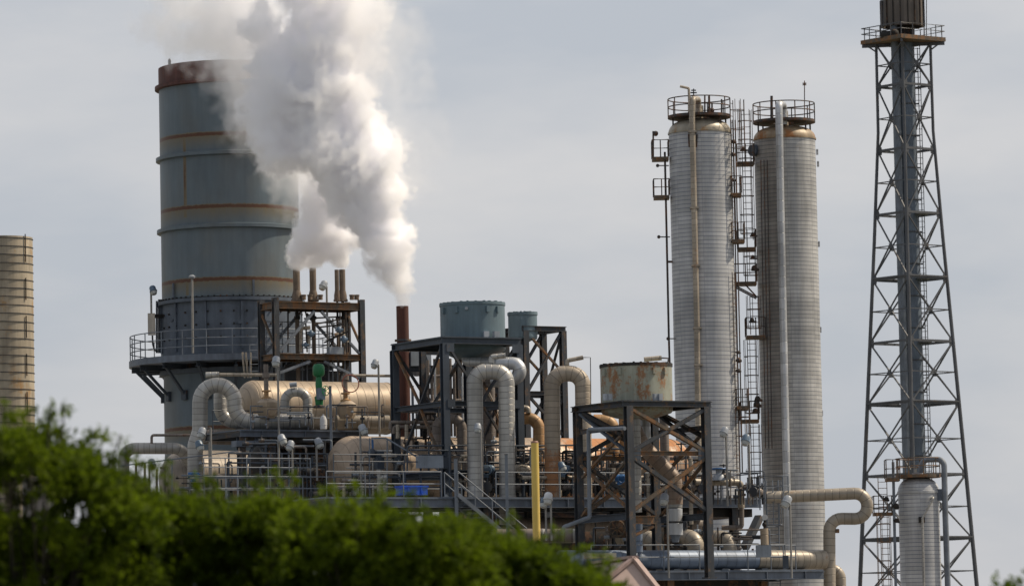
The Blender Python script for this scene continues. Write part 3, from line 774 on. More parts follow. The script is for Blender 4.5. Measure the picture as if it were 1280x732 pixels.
obj('deck_plate', MB().box(q(1.78, 2.17, zt + .015), 3.75, 4.55, .03), M_bluesteel, FB)
def cone_tank(name, label, c, R, ztop, zrim, mat, ribs=True, dish=.5, lugs=True):
    t = thing(name, label, 'tank', Vector((c.x, c.y, zrim - dish)))
    obj('shell', MB().lathe(Vector((c.x, c.y, 0)), [(R * .98, ztop - .25), (R * .98, ztop), (R, ztop), (R, zrim)], seg=64), mat, t)
    obj('bottom_cone', MB().lathe(Vector((c.x, c.y, 0)), [(R, zrim), (R * .96, zrim - .1), (R * .6, zrim - dish * .75), (.3, zrim - dish), (0, zrim - dish)], seg=64), mat, t)
    obj('lid', MB().lathe(Vector((c.x, c.y, 0)), [(0, ztop - .12), (R * .98, ztop - .12)], seg=64), mat, t)
    mb = MB(); mb.lathe(Vector((c.x, c.y, 0)), [(R, ztop - .10), (R + .03, ztop - .10), (R + .03, ztop + .02), (R * .97, ztop + .02)], seg=64)
    for k in range(26):
        a = 2 * PI * k / 26 + RND.uniform(-.05, .05); d = Vector((math.cos(a), math.sin(a), 0))
        mb.box(Vector((c.x, c.y, 0)) + d * (R - .05) + UP * (ztop + .025), .14, .08, .02 + RND.uniform(0, .04), x=d, y=Vector((-d.y, d.x, 0)))
    obj('rim', mb, M_tank if mat is not M_rusttank else M_dark, t)
    if lugs:
        for a in (-150, -118, -62, -40):
            a = math.radians(a); d = Vector((math.cos(a), math.sin(a), 0)); qq = Vector((-d.y, d.x, 0))
            obj('lug', MB().box(Vector((c.x, c.y, zrim + .62 if False else ztop - .32)) + d * (R + .04), .10, .14, .26, x=d, y=qq), mat, t)
    return t
cb = P(590.7, 400, 202.0); RB = m(40.6, 202)
TB = cone_tank('water_tank', 'large blue-green round tank on the dark braced frame', cb, RB, Z(590.7, 376.5, 202 - RB), Z(590.7, 434, 202 - RB), M_tank, dish=.45)
zf_ = zt + .03
for px, s in ((607, 1), (620, 1)): obj('foot_block', MB().box(P(px, 418, 200.75), .25, .2, .28), M_lampgrey, TB)
obj('side_fitting', MB().tube([P(583, 385, 202 - RB + .1), P(583, 385, 202 - RB - .12)], .07, seg=8), M_lampgrey, TB)
obj('lifting_eye', MB().box(P(614, 382, 201.0), .12, .1, .22), M_dark, TB)

# --- small tank and its frame
CS = P(656, 407, 213.0); zts = CS.z; zbs = Z(656, 560, 213)
FS, q = frame('tank_trestle', 'narrow dark frame with crossed braces carrying the small blue-green tank', CS, 1.95, 1.75, zts, zbs, mids=(Z(656, 491, 213),), w=.26, beam=.22, over=.15)
zms = Z(656, 491, 213)
for b in (0, 1.75):
    brace(FS, q(.1, b, zts - .3), q(1.85, b, zms + 1.0), w=.10, mat=M_beam); brace(FS, q(1.85, b, zts - .3), q(.1, b, zms + .1), w=.12)
    brace(FS, q(.2, b, zms - .2), q(1.85, b, zbs + .6), w=.12); brace(FS, q(1.9, b, zms - .2), q(.8, b, zbs + .6), w=.12)
for a in (0, 1.95): brace(FS, q(a, .1, zts - .3), q(a, 1.6, zms + .1), w=.1)
cs = P(653.2, 400, 213.6); RS = m(18.2, 213.6)
cone_tank('water_tank', 'small blue-green round tank sunk in the narrow frame beside the large one', cs, RS, Z(653, 390, 213.6 - RS), Z(653, 420, 213.6 - RS), M_tank, dish=.2, lugs=False)

# --- the rusty tank and its frame
CR = P(785, 500.5, 190.0); ztr = CR.z; zbr = Z(785, 723, 190)
FR, q = frame('tank_trestle', 'nearest dark steel trestle with two tiers of crossed braces carrying the pale rusty tank', CR, 3.62, 3.95, ztr, zbr, mids=(), w=.29, beam=.22, mat=M_steel, over=.25)
zr1, zr2, zr3 = Z(785, 566, 190), Z(785, 640, 190), Z(785, 533, 190)
for b in (-.03, 3.85):
    brace(FR, q(.15, b, ztr - .35), q(3.5, b, zr1 + .1), w=.14, mat=M_beam if b < 1 else M_steel); brace(FR, q(3.5, b, ztr - .35), q(.15, b, zr1 + .1), w=.14)
    obj('cross_beam', MB().ibeam(q(.15, b, zr1), q(3.5, b, zr1), .14, .18, side=V), M_beam, FR)
    brace(FR, q(.15, b, zr1 - .2), q(3.5, b, zr2 + .1), w=.16); brace(FR, q(3.5, b, zr1 - .2), q(.15, b, zr2 + .1), w=.14, mat=M_beam)
    obj('gusset', MB().box(q(3.45, b - .05 * (1 if b < 1 else -1), zr1), .55, .03, .55), M_bluesteel, FR)
    obj('gusset', MB().box(q(.25, b - .05 * (1 if b < 1 else -1), zr1), .45, .03, .5), M_bluesteel, FR)
for a in (-.03, 3.68):
    brace(FR, q(a, 3.7, ztr - .3), q(a, .2, zr1 + .1), w=.13, mat=M_bluesteel); brace(FR, q(a, 3.4, ztr - .3), q(a, .4, zr3 - .3), w=.16, mat=M_dark)
    brace(FR, q(a, .3, zr3 - .2), q(a, 3.6, zr1 - .8), w=.12, mat=M_beam)
    obj('cross_beam', MB().ibeam(q(a, .15, zr3), q(a, 3.7, zr3), .14, .2, side=U), M_steel, FR)
    brace(FR, q(a, 3.7, zr1 - .3), q(a, .2, zr2 + .2), w=.12, mat=M_beam); brace(FR, q(a, .2, zr1 - .3), q(a, 3.7, zr2), w=.12, mat=M_beam)
    obj('cross_beam', MB().ibeam(q(a, .15, zr2 - .15), q(a, 3.7, zr2 - .15), .2, .26, side=U), M_bluesteel, FR)
obj('bracket_beam', MB().ibeam(q(.1, 0, Z(800, 649, 190)), q(1.1, 0, Z(800, 649, 190)), .2, .32, side=V), M_beam, FR)
brace(FR, q(1.05, 0, Z(800, 657, 190)), q(.1, 0, Z(800, 669, 190)), w=.1, mat=M_beam)
obj('deck_plate', MB().box(q(1.82, 1.9, ztr + .012), 4.0, 4.0, .024), M_steel, FR)
cr = P(795.2, 470, 192.6); RR = m(45, 192.6)
TR = cone_tank('water_tank', 'pale round tank streaked with rust standing on the nearest trestle', cr, RR, Z(795, 453, 192.6 - RR), Z(795, 511, 192.6 - RR), M_rusttank, dish=.35)
for px in (757, 762, 819, 825): obj('foot_block', MB().box(P(px, 496, 191.0), .16, .16, .26), M_lampgrey, TR)
obj('seam_post', MB().box(P(797, 477, 192.6 - RR - .01), .02, .03, 1.4, x=X, y=YY), M_rusttank, TR)
pipe('silencer', 'tan silencer lying on the rim of the pale rusty tank', [P(805, 449, 192.5), P(827, 447, 192.5)], 3, M_pipetan)
obj('end_valve', MB().tube([P(827, 447, 192.5), P(835, 447.5, 192.5), P(835, 452, 192.5)], .03, seg=6), M_dark, bpy.data.objects['silencer'])

# --- frame of the three vent pipes, standing behind the drum
CV = P(344, 376.5, 214.0); ztv = CV.z; zbv = Z(344, 545, 214)
FV, q = frame('vent_trestle', 'brown-beamed steel frame in front of the wide stack carrying the vent pipes', CV, 4.36, 1.40, ztv, zbv, mids=(Z(344, 445, 214), Z(344, 483, 214)), w=.25, beam=.31, mat=M_steel, topmat=M_beam, over=-.11, post_ext=.48)
zmv = Z(344, 445, 214)
for b in (-.02, 1.42):
    brace(FV, q(.15, b, zmv + .2), q(1.95, b, ztv - .4), w=.11, mat=M_galv); brace(FV, q(2.3, b, ztv - .4), q(4.2, b, zmv + .2), w=.11, mat=M_galv)
    brace(FV, q(.15, b, Z(344, 466, 214)), q(1.7, b, zmv - .2), w=.11, mat=M_galv); brace(FV, q(2.4, b, zmv - .2), q(4.2, b, Z(344, 471, 214)), w=.11, mat=M_galv)
for a in (-.02, 4.38): brace(FV, q(a, 1.3, ztv - .5), q(a, .1, zmv + .5), w=.10, mat=M_beam)
obj('deck_plate', MB().box(q(2.18, .7, ztv + .012), 4.1, 1.3, .024), M_beam, FV)
obj('floor_plate', MB().box(q(2.18, .7, zmv + .14), 4.1, 1.3, .03), M_beam, FV)
railing(FV, [q(.2, 1.3, zmv + .16), q(4.2, 1.3, zmv + .16)], h=1.5, sp=.8, r=.022, mids=(.33, .66))
def vent(label, px, wpx, top, nm='vent_pipe'):
    Y = 214.9 + (px - 344) / 28 * .577
    t = thing(nm, label, 'vent pipe', P(px, 371, Y), 'brown vent pipes in a row')
    r = m(wpx / 2, Y)
    b, tp = P(px, 374, Y), P(px, top, Y)
    tp.x, tp.y = b.x, b.y
    obj('stack', MB().lathe(Vector((b.x, b.y, 0)), [(r * .8, tp.z - .4), (r * .8, tp.z), (r, tp.z), (r, b.z)], seg=20), M_vent, t)
    obj('base_collar', MB().lathe(Vector((b.x, b.y, 0)), [(r * 1.05, Z(px, 363, Y)), (r * 1.4, Z(px, 369, Y)), (r * 1.4, b.z), (r * 1.7, b.z), (r * 1.7, b.z - .1)], seg=20), M_vent, t)
    obj('riser', MB().tube([Vector((b.x, b.y, b.z)), Vector((b.x, b.y, Z(px, 395, Y)))], r * .5, seg=8).tube([Vector((b.x, b.y, Z(px, 395, Y))), Vector((b.x, b.y, Z(px, 399, Y)))], r * .9, seg=8), M_dark, t)
    obj('downpipe', MB().tube([Vector((b.x, b.y, Z(px, 399, Y))), Vector((b.x, b.y, Z(px, 480, Y)))], r * .62, seg=12), M_vent, t)
    return t
vent('leftmost of the brown vent pipes on the frame, half in front of the wide stack', 371, 8.7, 334.5)
vent('second brown vent pipe from the left, standing alone beside the lamp', 391.5, 8.3, 334.5)
vent('thin left half of the touching pair of brown vent pipes', 421.5, 5.5, 337)
vent('thick right half of the touching pair of brown vent pipes', 428.3, 7.6, 336.8)
for i, px in enumerate((379.5, 387.5, 400.5, 440, 446)):
    p = P(px, 374, 214.6 + (px - 344) / 28 * .577)
    o = obj('stub_cap', MB().lathe(p, [(0, -.02), (.11, -.02), (.11, .15), (.13, .15), (.13, .21), (0, .21)], seg=10), M_vent, loc=p)
    tag(o, 'low brown capped stub on the top beam beside the vent pipes', 'vent cap', 'capped stubs on the vent frame')
# pipework inside the vent frame
def clutter(name, label, segs, rpx, mat, group=None, cat='pipe', bend=2):
    t = thing(name, label, cat, P(*segs[0][0]), group)
    for s in segs: obj('run', MB().tube([P(*p) for p in s], m(rpx, s[0][2]), bend=m(bend, s[0][2]), seg=8), mat, t)
    return t
clutter('vent_piping', 'thin dark cross pipes and cables strung between the vent downpipes', [
    [(373, 392, 215), (381, 386, 215), (384, 398, 215)], [(380, 398, 215), (420, 396, 215.4)], [(393, 405, 215), (425, 399, 215.3)], [(416, 398, 215.5), (416, 440, 215.5)],
    [(436, 400, 215.6), (436, 440, 215.6)], [(398, 409, 215), (430, 405, 215)], [(360, 384, 215), (360, 440, 215)], [(382, 400, 215), (384, 440, 215)], [(425, 390, 215), (425, 440, 215)], [(432, 390, 215), (433, 440, 215)], [(405, 428, 215), (435, 414, 215)], [(410, 440, 215), (418, 420, 215)]], 1.0, M_dark, bend=3)
clutter('vent_header', 'pale bent header pipe behind the second vent downpipe', [[(376, 440, 215), (376, 410, 215), (388, 409, 215)], [(386, 414, 215.1), (386, 432, 215.1)], [(418, 418, 215.4), (430, 418, 215.4), (434, 428, 215.4)]], 2.2, M_pipetan, bend=4)
for px, py, r in ((389, 417, .13), (382, 431, .1), (430, 424, .14), (424, 412, .12)):
    o = obj('small_valve', MB().ball(P(px, py, 214.8), r, sq=1.3).tube([P(px - 5, py, 214.8), P(px + 5, py, 214.8)], r * .55, seg=8), M_bluelamp, loc=P(px, py, 214.8)); tag(o, 'small dark blue valve body among the vent downpipes', 'valve', 'valve bodies among the vent downpipes')
o = obj('control_box', MB().box(P(419, 438, 214.9), 20 / 28, .3, 9 / 28), M_cabinet, loc=P(419, 441, 214.9)); tag(o, 'low grey control box on the middle beam of the vent frame', 'box')
o = obj('louvre_panel', MB().box(P(395, 470, 216.4), 3.2, .1, .5).box(P(395, 458, 216.4), 3.2, .08, .12), M_steel, loc=P(395, 475, 216.4)); tag(o, 'dark duct panel behind the green valve at the foot of the vent frame', 'panel')
for px in (318, 327, 352, 363, 378, 384, 411, 424, 436):
    pass
clutter('drain_riser', 'row of thin grey riser pipes behind the lower half of the vent frame', [[(x, 446, 216), (x, 478, 216)] for x in (352, 358, 366, 378, 384, 411, 416, 422, 431, 437)], .9, M_galv)
clutter('slanted_duct', 'three pale slanting pipes under the walkway of the wide stack', [[(303, 440, 218), (306, 472, 218)], [(307, 440, 218), (310, 472, 218)], [(313, 440, 218.4), (313, 472, 218.4)]], 1.2, M_pipetan)
t = thing('access_ladder', 'grey ladder down from the stack walkway just left of the vent frame', 'ladder', P(319, 472, 218))
ladder(t, P(319, 472, 218), Z(319, 430, 218) - Z(319, 472, 218), X, -YY, mat=M_galv, cage=False)

# what stands inside and behind the frames of the two blue-green tanks
t = thing('hopper', 'grey square hopper behind the left side of the large tank frame', 'hopper', P(520, 470, 208))
obj('box', MB().box(P(521, 449, 208), 1.0, .8, m(18, 208)), M_cabinet, t)
obj('cone', MB().lathe(P(521, 470, 208), [(.1, 0), (.5, m(12, 208))], seg=4), M_cabinet, t)
BACK = P(533, 440, 206.5)
t = thing('pipe_rack', 'dark steel rack standing behind the large tank frame', 'frame', Vector((BACK.x, BACK.y, Z(533, 560, 206.5))))
for px, py, Y, mt in ((530, 437, 206.5, M_steel), (548, 448, 206.5, M_beam), (575, 440, 207.5, M_steel), (603, 445, 208, M_steel), (624, 440, 208.4, M_beam)):
    obj('post', MB().ibeam(P(px, 560, Y), P(px - 2, py, Y), .24, .24, side=U), mt, t)
for a, b, Y in (((527, 439), (578, 441), 206.8), ((512, 461), (600, 459), 207), ((530, 489), (640, 488), 207.4), ((520, 522), (640, 520), 207.4)):
    obj('cross_beam', MB().ibeam(P(*a, Y - .2), P(*b, Y + .8), .18, .26, side=V), M_steel, t)
for a, b in (((531, 445), (548, 488)), ((575, 445), (550, 488)), ((576, 492), (602, 520)), ((622, 450), (604, 488)), ((533, 492), (547, 520))):
    obj('brace', MB().beam(P(*a, 206.9), P(*b, 207.2), .1, .1), M_galv, t)
clutter('rack_piping', 'dull pipes climbing inside the rack behind the large tank frame', [[(x, 545, 206), (x - 1.5, y, 206)] for x, y in ((536, 450), (541, 470), (564, 448), (569, 460), (584, 455), (607, 470), (618, 480), (646, 480))] + [[(536, 470, 206), (560, 470, 206)], [(540, 500, 206), (582, 500, 206.4)], [(584, 512, 206), (640, 512, 206.5)]], 2.0, M_pipebrown, bend=3)
clutter('rack_piping', 'thin silver pipes in the rack behind the large tank frame', [[(x, 545, 205.6), (x - 1.5, y, 205.6)] for x, y in ((545, 455), (556, 460), (579, 470), (612, 490), (640, 490))], 1.3, M_silver)
for i, (px, py, k) in enumerate(((541, 505, .22), (575, 512, .25), (583, 494, .18), (563, 515, .2), (620, 515, .2))):
    o = obj('pump_casing', MB().ball(P(px, py, 205.8), k, sq=.8).tube([P(px - 6, py, 205.8), P(px + 6, py + 1, 205.8)], k * .5, seg=8), M_dark if i % 2 else M_pipebrown, loc=P(px, py + 6, 205.8)); tag(o, 'dark round valve casing inside the rack behind the large tank frame', 'valve', 'valve casings in the rack')

# ================================================================ RED PIPE STACK
p = P(506, 545, 207.5); p.z = Z(506, 548, 207.5)
t = thing('steam_vent', 'dark rust-red pipe rising through the tank frame and blowing a jet of steam', 'vent pipe', p)
r = m(7.7, 207.5); zt_ = Z(506, 382.5, 207.5)
obj('barrel', MB().lathe(Vector((p.x, p.y, 0)), [(r * .85, zt_ - 1), (r * .85, zt_), (r, zt_), (r, p.z)], seg=28), M_redpipe, t)
obj('collar', MB().lathe(Vector((p.x, p.y, 0)), [(r, Z(506, 424, 207.5)), (r * 1.35, Z(506, 424, 207.5)), (r * 1.35, Z(506, 426.5, 207.5)), (r, Z(506, 426.5, 207.5))], seg=28), M_steel, t)
# ================================================================ BIG PIPES
pipe('insulated_pipe', 'big looped grey pipe rising before the ribbed drum and diving onto the pipe platform', [(244, 640, 207.0), (244, 556, 207.0), (250, 538, 207.0), (250, 481, 207.0), (293, 481, 207.0), (293, 526.5, 207.0), (392, 526.5, 207.0)], 9.7, M_pipe, bend=21.5, seg=24)
pipe('insulated_pipe', 'second looped grey pipe nested just behind the big looped one', [(275.5, 490, 208.4), (275.5, 527, 208.4), (330, 527, 208.4)], 8.4, M_pipe, bend=19, seg=20)
pipe('insulated_pipe', 'thick brown-grey pipe running level below the nested loops', [(255, 545.5, 209.2), (345, 548, 209.2)], 9.2, M_pipebrown, seg=18)
pipe('insulated_pipe', 'grey pipe elbow at the far left going into the ribbed drum', [(154.5, 640, 210.5), (154.5, 560, 210.5), (226, 560, 210.5), (240, 582, 211.4)], 7.2, M_pipe, bend=14, seg=18)
pipe('thin_pipe', 'thin bare pipe stepping over the far left elbow', [(189.5, 556, 210.4), (189.5, 543.5, 210.4), (243, 543.5, 210.4)], 1.7, M_pipebrown, bend=3, seg=8)
pipe('insulated_pipe', 'short grey pipe running on from the first insulated box on the pipe platform', [(420, 526.5, 206.6), (486, 526.5, 207.2)], 8.4, M_pipetan, seg=18)
pipe('insulated_pipe', 'small inverted U pipe on the pipe platform between the two insulated boxes', [(356, 522, 207.6), (356, 489.5, 207.6), (384.5, 489.5, 207.6), (384.5, 522, 207.6)], 6.0, M_pipe, bend=13, seg=16)
pipe('silencer', 'stubby grey silencer on top of the small inverted U pipe', [(362, 481, 207.4), (371, 480, 207.4)], 3.2, M_lampgrey)
pipe('silencer', 'long pale silencer above the big looped pipe with a slim pipe running right', [(257, 468.5, 207.2), (274, 468, 207.2)], 3.8, M_pipe)
pipe('thin_pipe', 'slim level tan pipe over the upper drum, from the silencer to the lamp', [(274, 468, 207.2), (346, 468.5, 207.4)], 2.1, M_pipetan, seg=8)
pipe('thin_pipe', 'slim level tan pipe over the right end of the upper drum', [(440, 469, 207.6), (490, 469.5, 208)], 1.8, M_pipetan, seg=8)
YP = 198.7
pipe('insulated_pipe', 'tallest inverted U pipe of banded grey cladding in front of the large tank frame', [(594.8, 622, YP), (593.3, 464, YP), (633, 464, YP), (634.5, 655, YP)], 10.2, M_pipe, bend=15, seg=28)
pipe('silencer', 'pale elbow-ended silencer on top of the tallest inverted U pipe', [(614, 454, YP), (614, 446, YP), (632, 444, YP)], 3.4, M_pipe, bend=3)
pipe('insulated_pipe', 'rust-stained inverted U pipe to the left of the pale rusty tank', [(691, 622, 199.3), (690, 466.5, 199.3), (728.5, 466.5, 199.3), (730.5, 640, 199.3)], 10.1, M_piperust, bend=17, seg=28, v0=0)
pipe('silencer', 'tan silencer with a thin drain on top of the rust-stained inverted U pipe', [(709, 457, 199.3), (709, 450.5, 199.3), (729, 446.5, 199.3)], 2.7, M_pipetan, bend=2)
pipe('thin_pipe', 'thin black drain pipe hanging beside the rust-stained inverted U pipe', [(729, 446.5, 199.2), (738, 446.5, 199.2), (738.5, 486, 198.9), (738.5, 510, 198.9)], .6, M_dark, seg=6)
pipe('bright_pipe', 'shiny silver pipe below the large tank ending in a bulging U bend', [(583, 445, 201.6), (583, 452, 201.4), (622, 452, 200.6), (650, 453, 200.2)], 6, M_silver, bend=6, seg=18)
pipe('bright_pipe', 'bulging shiny U bend beside the tallest inverted U pipe', [(622, 454, 200.4), (650, 454, 200.1), (650, 473, 200.1), (616, 476, 200.6)], 8.0, M_silver, bend=10, seg=20)
pipe('insulated_pipe', 'small brown inverted U pipe inside the large tank frame', [(546, 560, 200.8), (546, 523, 200.8), (577.5, 523, 200.8), (577.5, 622, 200.8)], 6.2, M_pipebrown, bend=13, seg=18)
pipe('insulated_pipe', 'glossy rust-orange elbow between the two tall inverted U pipes', [(644, 522.5, 202.6), (673.5, 522.5, 202.6), (673.5, 580, 202.6)], 7.3, M_orange, bend=13, seg=20)
pipe('silencer', 'small tan stub on top of the rust-orange elbow', [(661, 516, 202.4), (660, 510, 202.4), (651, 509, 202.4)], 3.4, M_pipetan, bend=3)
pipe('insulated_pipe', 'brown pipe standing inside the large tank frame behind the tallest inverted U pipe', [(613, 620, 203.4), (612, 448, 203.4)], 6, M_pipebrown, seg=14)
for i, (x0, x1, y) in enumerate(((488, 541, 527.5), (492, 541, 533))):
    pipe('thin_pipe', ('upper' if i == 0 else 'lower') + ' of two level brown pipes beside the foot of the rust-red pipe', [(x0, y + 9, 202.4), (x0, y, 202.4), (x1, y, 202.4)], 2.3, M_pipebrown, bend=3, seg=8)
for k, x in enumerate((497, 508)): pipe('thin_pipe', ('left' if k == 0 else 'right') + ' short drop leg of the level brown pipes by the rust-red pipe', [(x, 530, 202.3), (x, 548, 202.3)], 2.4, M_pipetan, seg=8)
# under the rusty tank
YR = 193.4
pipe('duct', 'rusty slanting duct under the pale rusty tank that turns straight down into silver sections', [(786, 522, YR), (803, 556, YR), (843, 598, YR), (844, 630, YR)], 9.6, M_duct, bend=16, seg=24)
t = thing('drop_pipe', 'grey sectional drop pipe with a nozzle end below the slanting duct', 'pipe', P(844, 676, YR))
for a, b, w in ((612, 634, 9.0), (635, 651, 9.0), (653.5, 668, 9.6)): obj('section', MB().tube([P(844, a, YR), P(844, b, YR)], m(w, YR), seg=20), M_silver if a > 620 else M_pipe, t)
obj('nozzle', MB().lathe(P(844.5, 677, YR), [(0, 0), (.13, 0), (.18, .2), (.28, .35)], seg=16), M_galv, t)
pipe('insulated_pipe', 'left of the two pale straight pipes rising into the cone of the rusty tank', [(797.5, 640, 192.2), (795.5, 515, 192.2)], 5, M_pipe, seg=16)
pipe('insulated_pipe', 'right of the two pale straight pipes rising into the cone of the rusty tank', [(808, 566, 194.5), (806, 515, 194.5)], 6.5, M_silver, seg=16)
pipe('insulated_pipe', 'blue-grey short pipe under the end bracket of the nearest trestle', [(799, 690, 192.4), (798.5, 652, 192.4)], 4.6, M_bluewrap, seg=14)
pipe('insulated_pipe', 'brown pipe behind the right braces of the nearest trestle', [(832, 600, 196.5), (829, 500, 196.5)], 6, M_pipebrown, seg=14)
pipe('insulated_pipe', 'rust-orange elbow on top of the long drum behind the left braces of the nearest trestle', [(742, 526, 202), (766, 526, 202), (766, 575, 202)], 8.5, M_orange, bend=11, seg=18)
pipe('insulated_pipe', 'rust-orange straight pipe beside the elbow on the long drum', [(780, 575, 203), (779, 512, 203)], 6, M_orange, seg=14)
pipe('drain_pipe', 'grey drain pipe down the left leg of the nearest trestle', [(781, 535, 189.3), (735.5, 536.5, 191), (737, 646, 191), (705, 658, 190.4), (702, 668, 190.4)], 2.6, M_galv, bend=3, seg=10)
for i, (x, y0, r_) in enumerate(((810, 672, 10), (862, 672, 10.6), (904, 673, 10))):
    pipe('pipe_elbow', ('left', 'middle', 'right')[i] + ' of three tan elbows turning down just above the foil-wrapped pipe', [(x - 36 if i < 1 else x - 26, y0 - 1, 198), (x + 8, y0, 197), (x + 8, y0 + 30, 197)], r_, M_pipetan, bend=13, seg=20)
pipe('insulated_pipe', 'long brown pipe in the shadow below the middle deck', [(640, 655, 200), (880, 655, 206)], 9, M_pipebrown, seg=18)
for i, (x0, x1) in enumerate(((652, 684), (690, 722))):
    c = P(x0, 669, 194.5); e = P(x1 - 6, 669, 194.5)
    t = thing('capped_pipe', ('left' if i == 0 else 'right') + ' of two round capped pipe ends low beside the yellow post', 'pipe', c - UP * .3)
    obj('body', MB().tube([c - X, e], m(9, 194.5), seg=20), M_pipebrown, t)
    obj('end_cap', MB().lathe(e, [(m(9, 194.5), 0), (m(8.6, 194.5), .12), (m(6, 194.5), .2), (0, .25)], axis=X, seg=20), M_pipe, t)
    obj('cap_bolt', MB().ball(e + X * .25, .05), M_dark, t)
YL = 194.2
pipe('foil_wrapped_pipe', 'large blue foil-wrapped pipe lying along the lower deck', [(700, 699, YL - 3.0), (944, 699, YL + 1.6)], 12, M_bluewrap, seg=26)
pipe('insulated_pipe', 'tan end length of the large pipe on the lower deck', [(944.3, 699, YL + 1.606), (1031, 699, YL + 3.2)], 12, M_pipetan, seg=26)
pipe('insulated_pipe', 'long S-shaped tan pipe in the open between the twin columns and the lattice tower', [(958, 621.5, 197.5), (1084, 615.5, 197.5), (1084, 648, 197.5), (1036.5, 647.5, 197.5), (1037.5, 800, 197.5)], 7.6, M_pipetan, bend=15.5, seg=26)
pipe('insulated_pipe', 'pipe elbow peeping out at the foot of the S-shaped pipe', [(1020, 711, 198.8), (1050.5, 711, 198.8), (1051, 800, 198.8)], 7, M_pipetan, bend=12, seg=20)
pipe('thin_pipe', 'rusty stub on the flank of the S-shaped pipe', [(1040, 663, 197.5), (1049, 663, 197.5)], 2.6, M_beam, seg=8)
pipe('insulated_pipe', 'tan branch pipe with a tee on the deck in front of the left ribbed column', [(868, 602, 199.5), (926, 602.5, 200.5), (926.5, 634, 200.5)], 4.4, M_pipetan, bend=6, seg=14, flange=((0, 1, .3), (0, 1, .75)))
pipe('thin_pipe', 'dark pipe elbow below the right deck against the sky', [(902, 659, 201), (927, 659, 201), (927, 632, 201)], 3.2, M_pipebrown, bend=4, seg=10)
pipe('thin_pipe', 'long tan level pipe along the middle deck railing', [(652, 596.5, 198.6), (842, 596.5, 202)], 2.6, M_pipetan, seg=10)

# ================================================================ DECKS
def deck(label, origin, u0, u1, v1, th, mat=None, rails=(), cols=(), joist=1.6, grp=None, h=1.02, zg=0.0, colmat=None):
    mat = mat or M_deck
    t = thing('deck', label, 'deck', origin, None)
    q = lambda a, b, z=0.0: origin + U * a + V * b + UP * z
    obj('floor', MB().box(q((u0 + u1) / 2, v1 / 2, -.03), u1 - u0, v1, .06), mat, t)
    for v in (0.0, v1): obj('edge_beam', MB().ibeam(q(u0, v, -.06 - th / 2), q(u1, v, -.06 - th / 2), .2, th, side=V), mat, t)
    n = max(1, int((u1 - u0) / joist))
    for i in range(n + 1):
        a = u0 + .1 + (u1 - u0 - .2) * i / n
        obj('joist', MB().beam(q(a, .13, -.06 - th * .55), q(a, v1 - .13, -.06 - th * .55), .1, th * .7), M_steel, t)
    for i in range(n):     # clips that show as small marks on the edge beam
        a = u0 + (u1 - u0) * (i + .5) / n
        obj('stiffener', MB().box(q(a, -.06, -.06 - th / 2), .03, .09, th * .86), mat, t)
    for a, b in cols: 
        p = q(a, b, -.06 - th); obj('column', MB().ibeam(Vector((p.x, p.y, zg)), p, .3, .3, side=U), colmat or M_steel, t)
    for k in rails: railing(t, [q(*p) for p in k], h=h, sp=1.5)
    return t, q
OM = P(690, 621, 197.0)
DM, qm = deck('long middle deck with railing in front of the long tan drum', OM, -10.5, 10.2, 4.4, .36, rails=(
    [(-10.4, .06), (-5.15, .06)], [(-2.6, .06), (1.05, .06)], [(1.05, .06), (10.1, .06)], [(10.1, .06), (10.1, 4.2)]), cols=[(-9, .3), (-3, .3), (1.2, 4), (5.4, 4), (9, .3), (9, 4), (-6, 4)])
obj('under_slab', MB().box(qm(8.3, 2.2, -.62), 3.4, 3.6, .34), M_dark, DM)  # near-black colour paints in the shade beneath the deck
OA = P(300, 536, 205.0)
DA, qa = deck('pipe platform with railing under the looped pipes at the left', OA, .0, 6.2, 3.4, .26, rails=([(.55, .06), (6.1, .06)],), cols=[(.15, .2), (1.6, .2), (5.8, .2), (3, 3)], h=1.0)
for a in (.15, 1.6):
    obj('knee_brace', MB().beam(qa(a, .2, -2.0), qa(.87, .2, -.35), .12, .1), M_deck, DA)
obj('step_beam', MB().box(qa(.75, .2, -.62), 1.9, .5, .26), M_deck, DA)
OL = P(420, 626, 201.2)
DL, ql = deck('low left walkway with two tiers of railing behind the tree tops', OL, -6.2, 5.2, 1.5, .26, rails=([(-6.1, .06), (0, .06)], [(0, .06), (5.1, .06)], [(-6.1, 1.4), (-1, 1.4)]), cols=[(-5, .2), (0, .2), (4.5, .2)])
railing(DL, [ql(-5.5, 1.3, .1), ql(-.5, 1.3, .1)], h=1.75, sp=1.1, mids=(.28, .55, .78))
OW = P(885, 712, 192.9)
DW, qw = deck('lower right deck with railing holding the foil-wrapped pipe', OW, -5.6, 5.55, 3.2, .33, rails=([(-5.4, .06), (-.35, .06)], [(.15, .06), (3.75, .06)]), cols=[(-4.6, .4), (-1.6, .4), (1.2, 2.8), (4.4, 2.8), (-3, 2.8)], colmat=M_beam)
railing(DW, [qw(3.35, .5, 0), qw(4.55, .5, 0)], h=1.0, sp=.6)
for a, b in ((-5, 1.1), (-2.7, 1.1), (-.8, 1.1), (1.5, 1.1), (3.4, 1.1)):
    obj('pipe_shoe', MB().box(qw(a, b + .2, .04), .3, .5, .1), M_bluesteel, DW)
obj('cross_girder', MB().ibeam(qw(-5.5, 1.6, -.62), qw(3.4, 1.6, -.62), .3, .5, side=V), M_dark, DW)
o = obj('deck_brace', MB().beam(P(949, 646, 199.5), P(931, 684, 198.5), .3, .26), M_steel, loc=P(931, 684, 198.5)); tag(o, 'dark slanting brace against the sky under the right end of the middle deck', 'brace')
t = thing('ladder_cage', 'grey caged ladder top at the right end of the middle deck', 'ladder', P(968, 640, 198))
ladder(t, P(968, 735, 198), Z(968, 600, 198) - Z(968, 735, 198), X, Vector((0, -1, 0)), mat=M_galv, cage=True, w=.5, cage_from=2.6, r=.028)
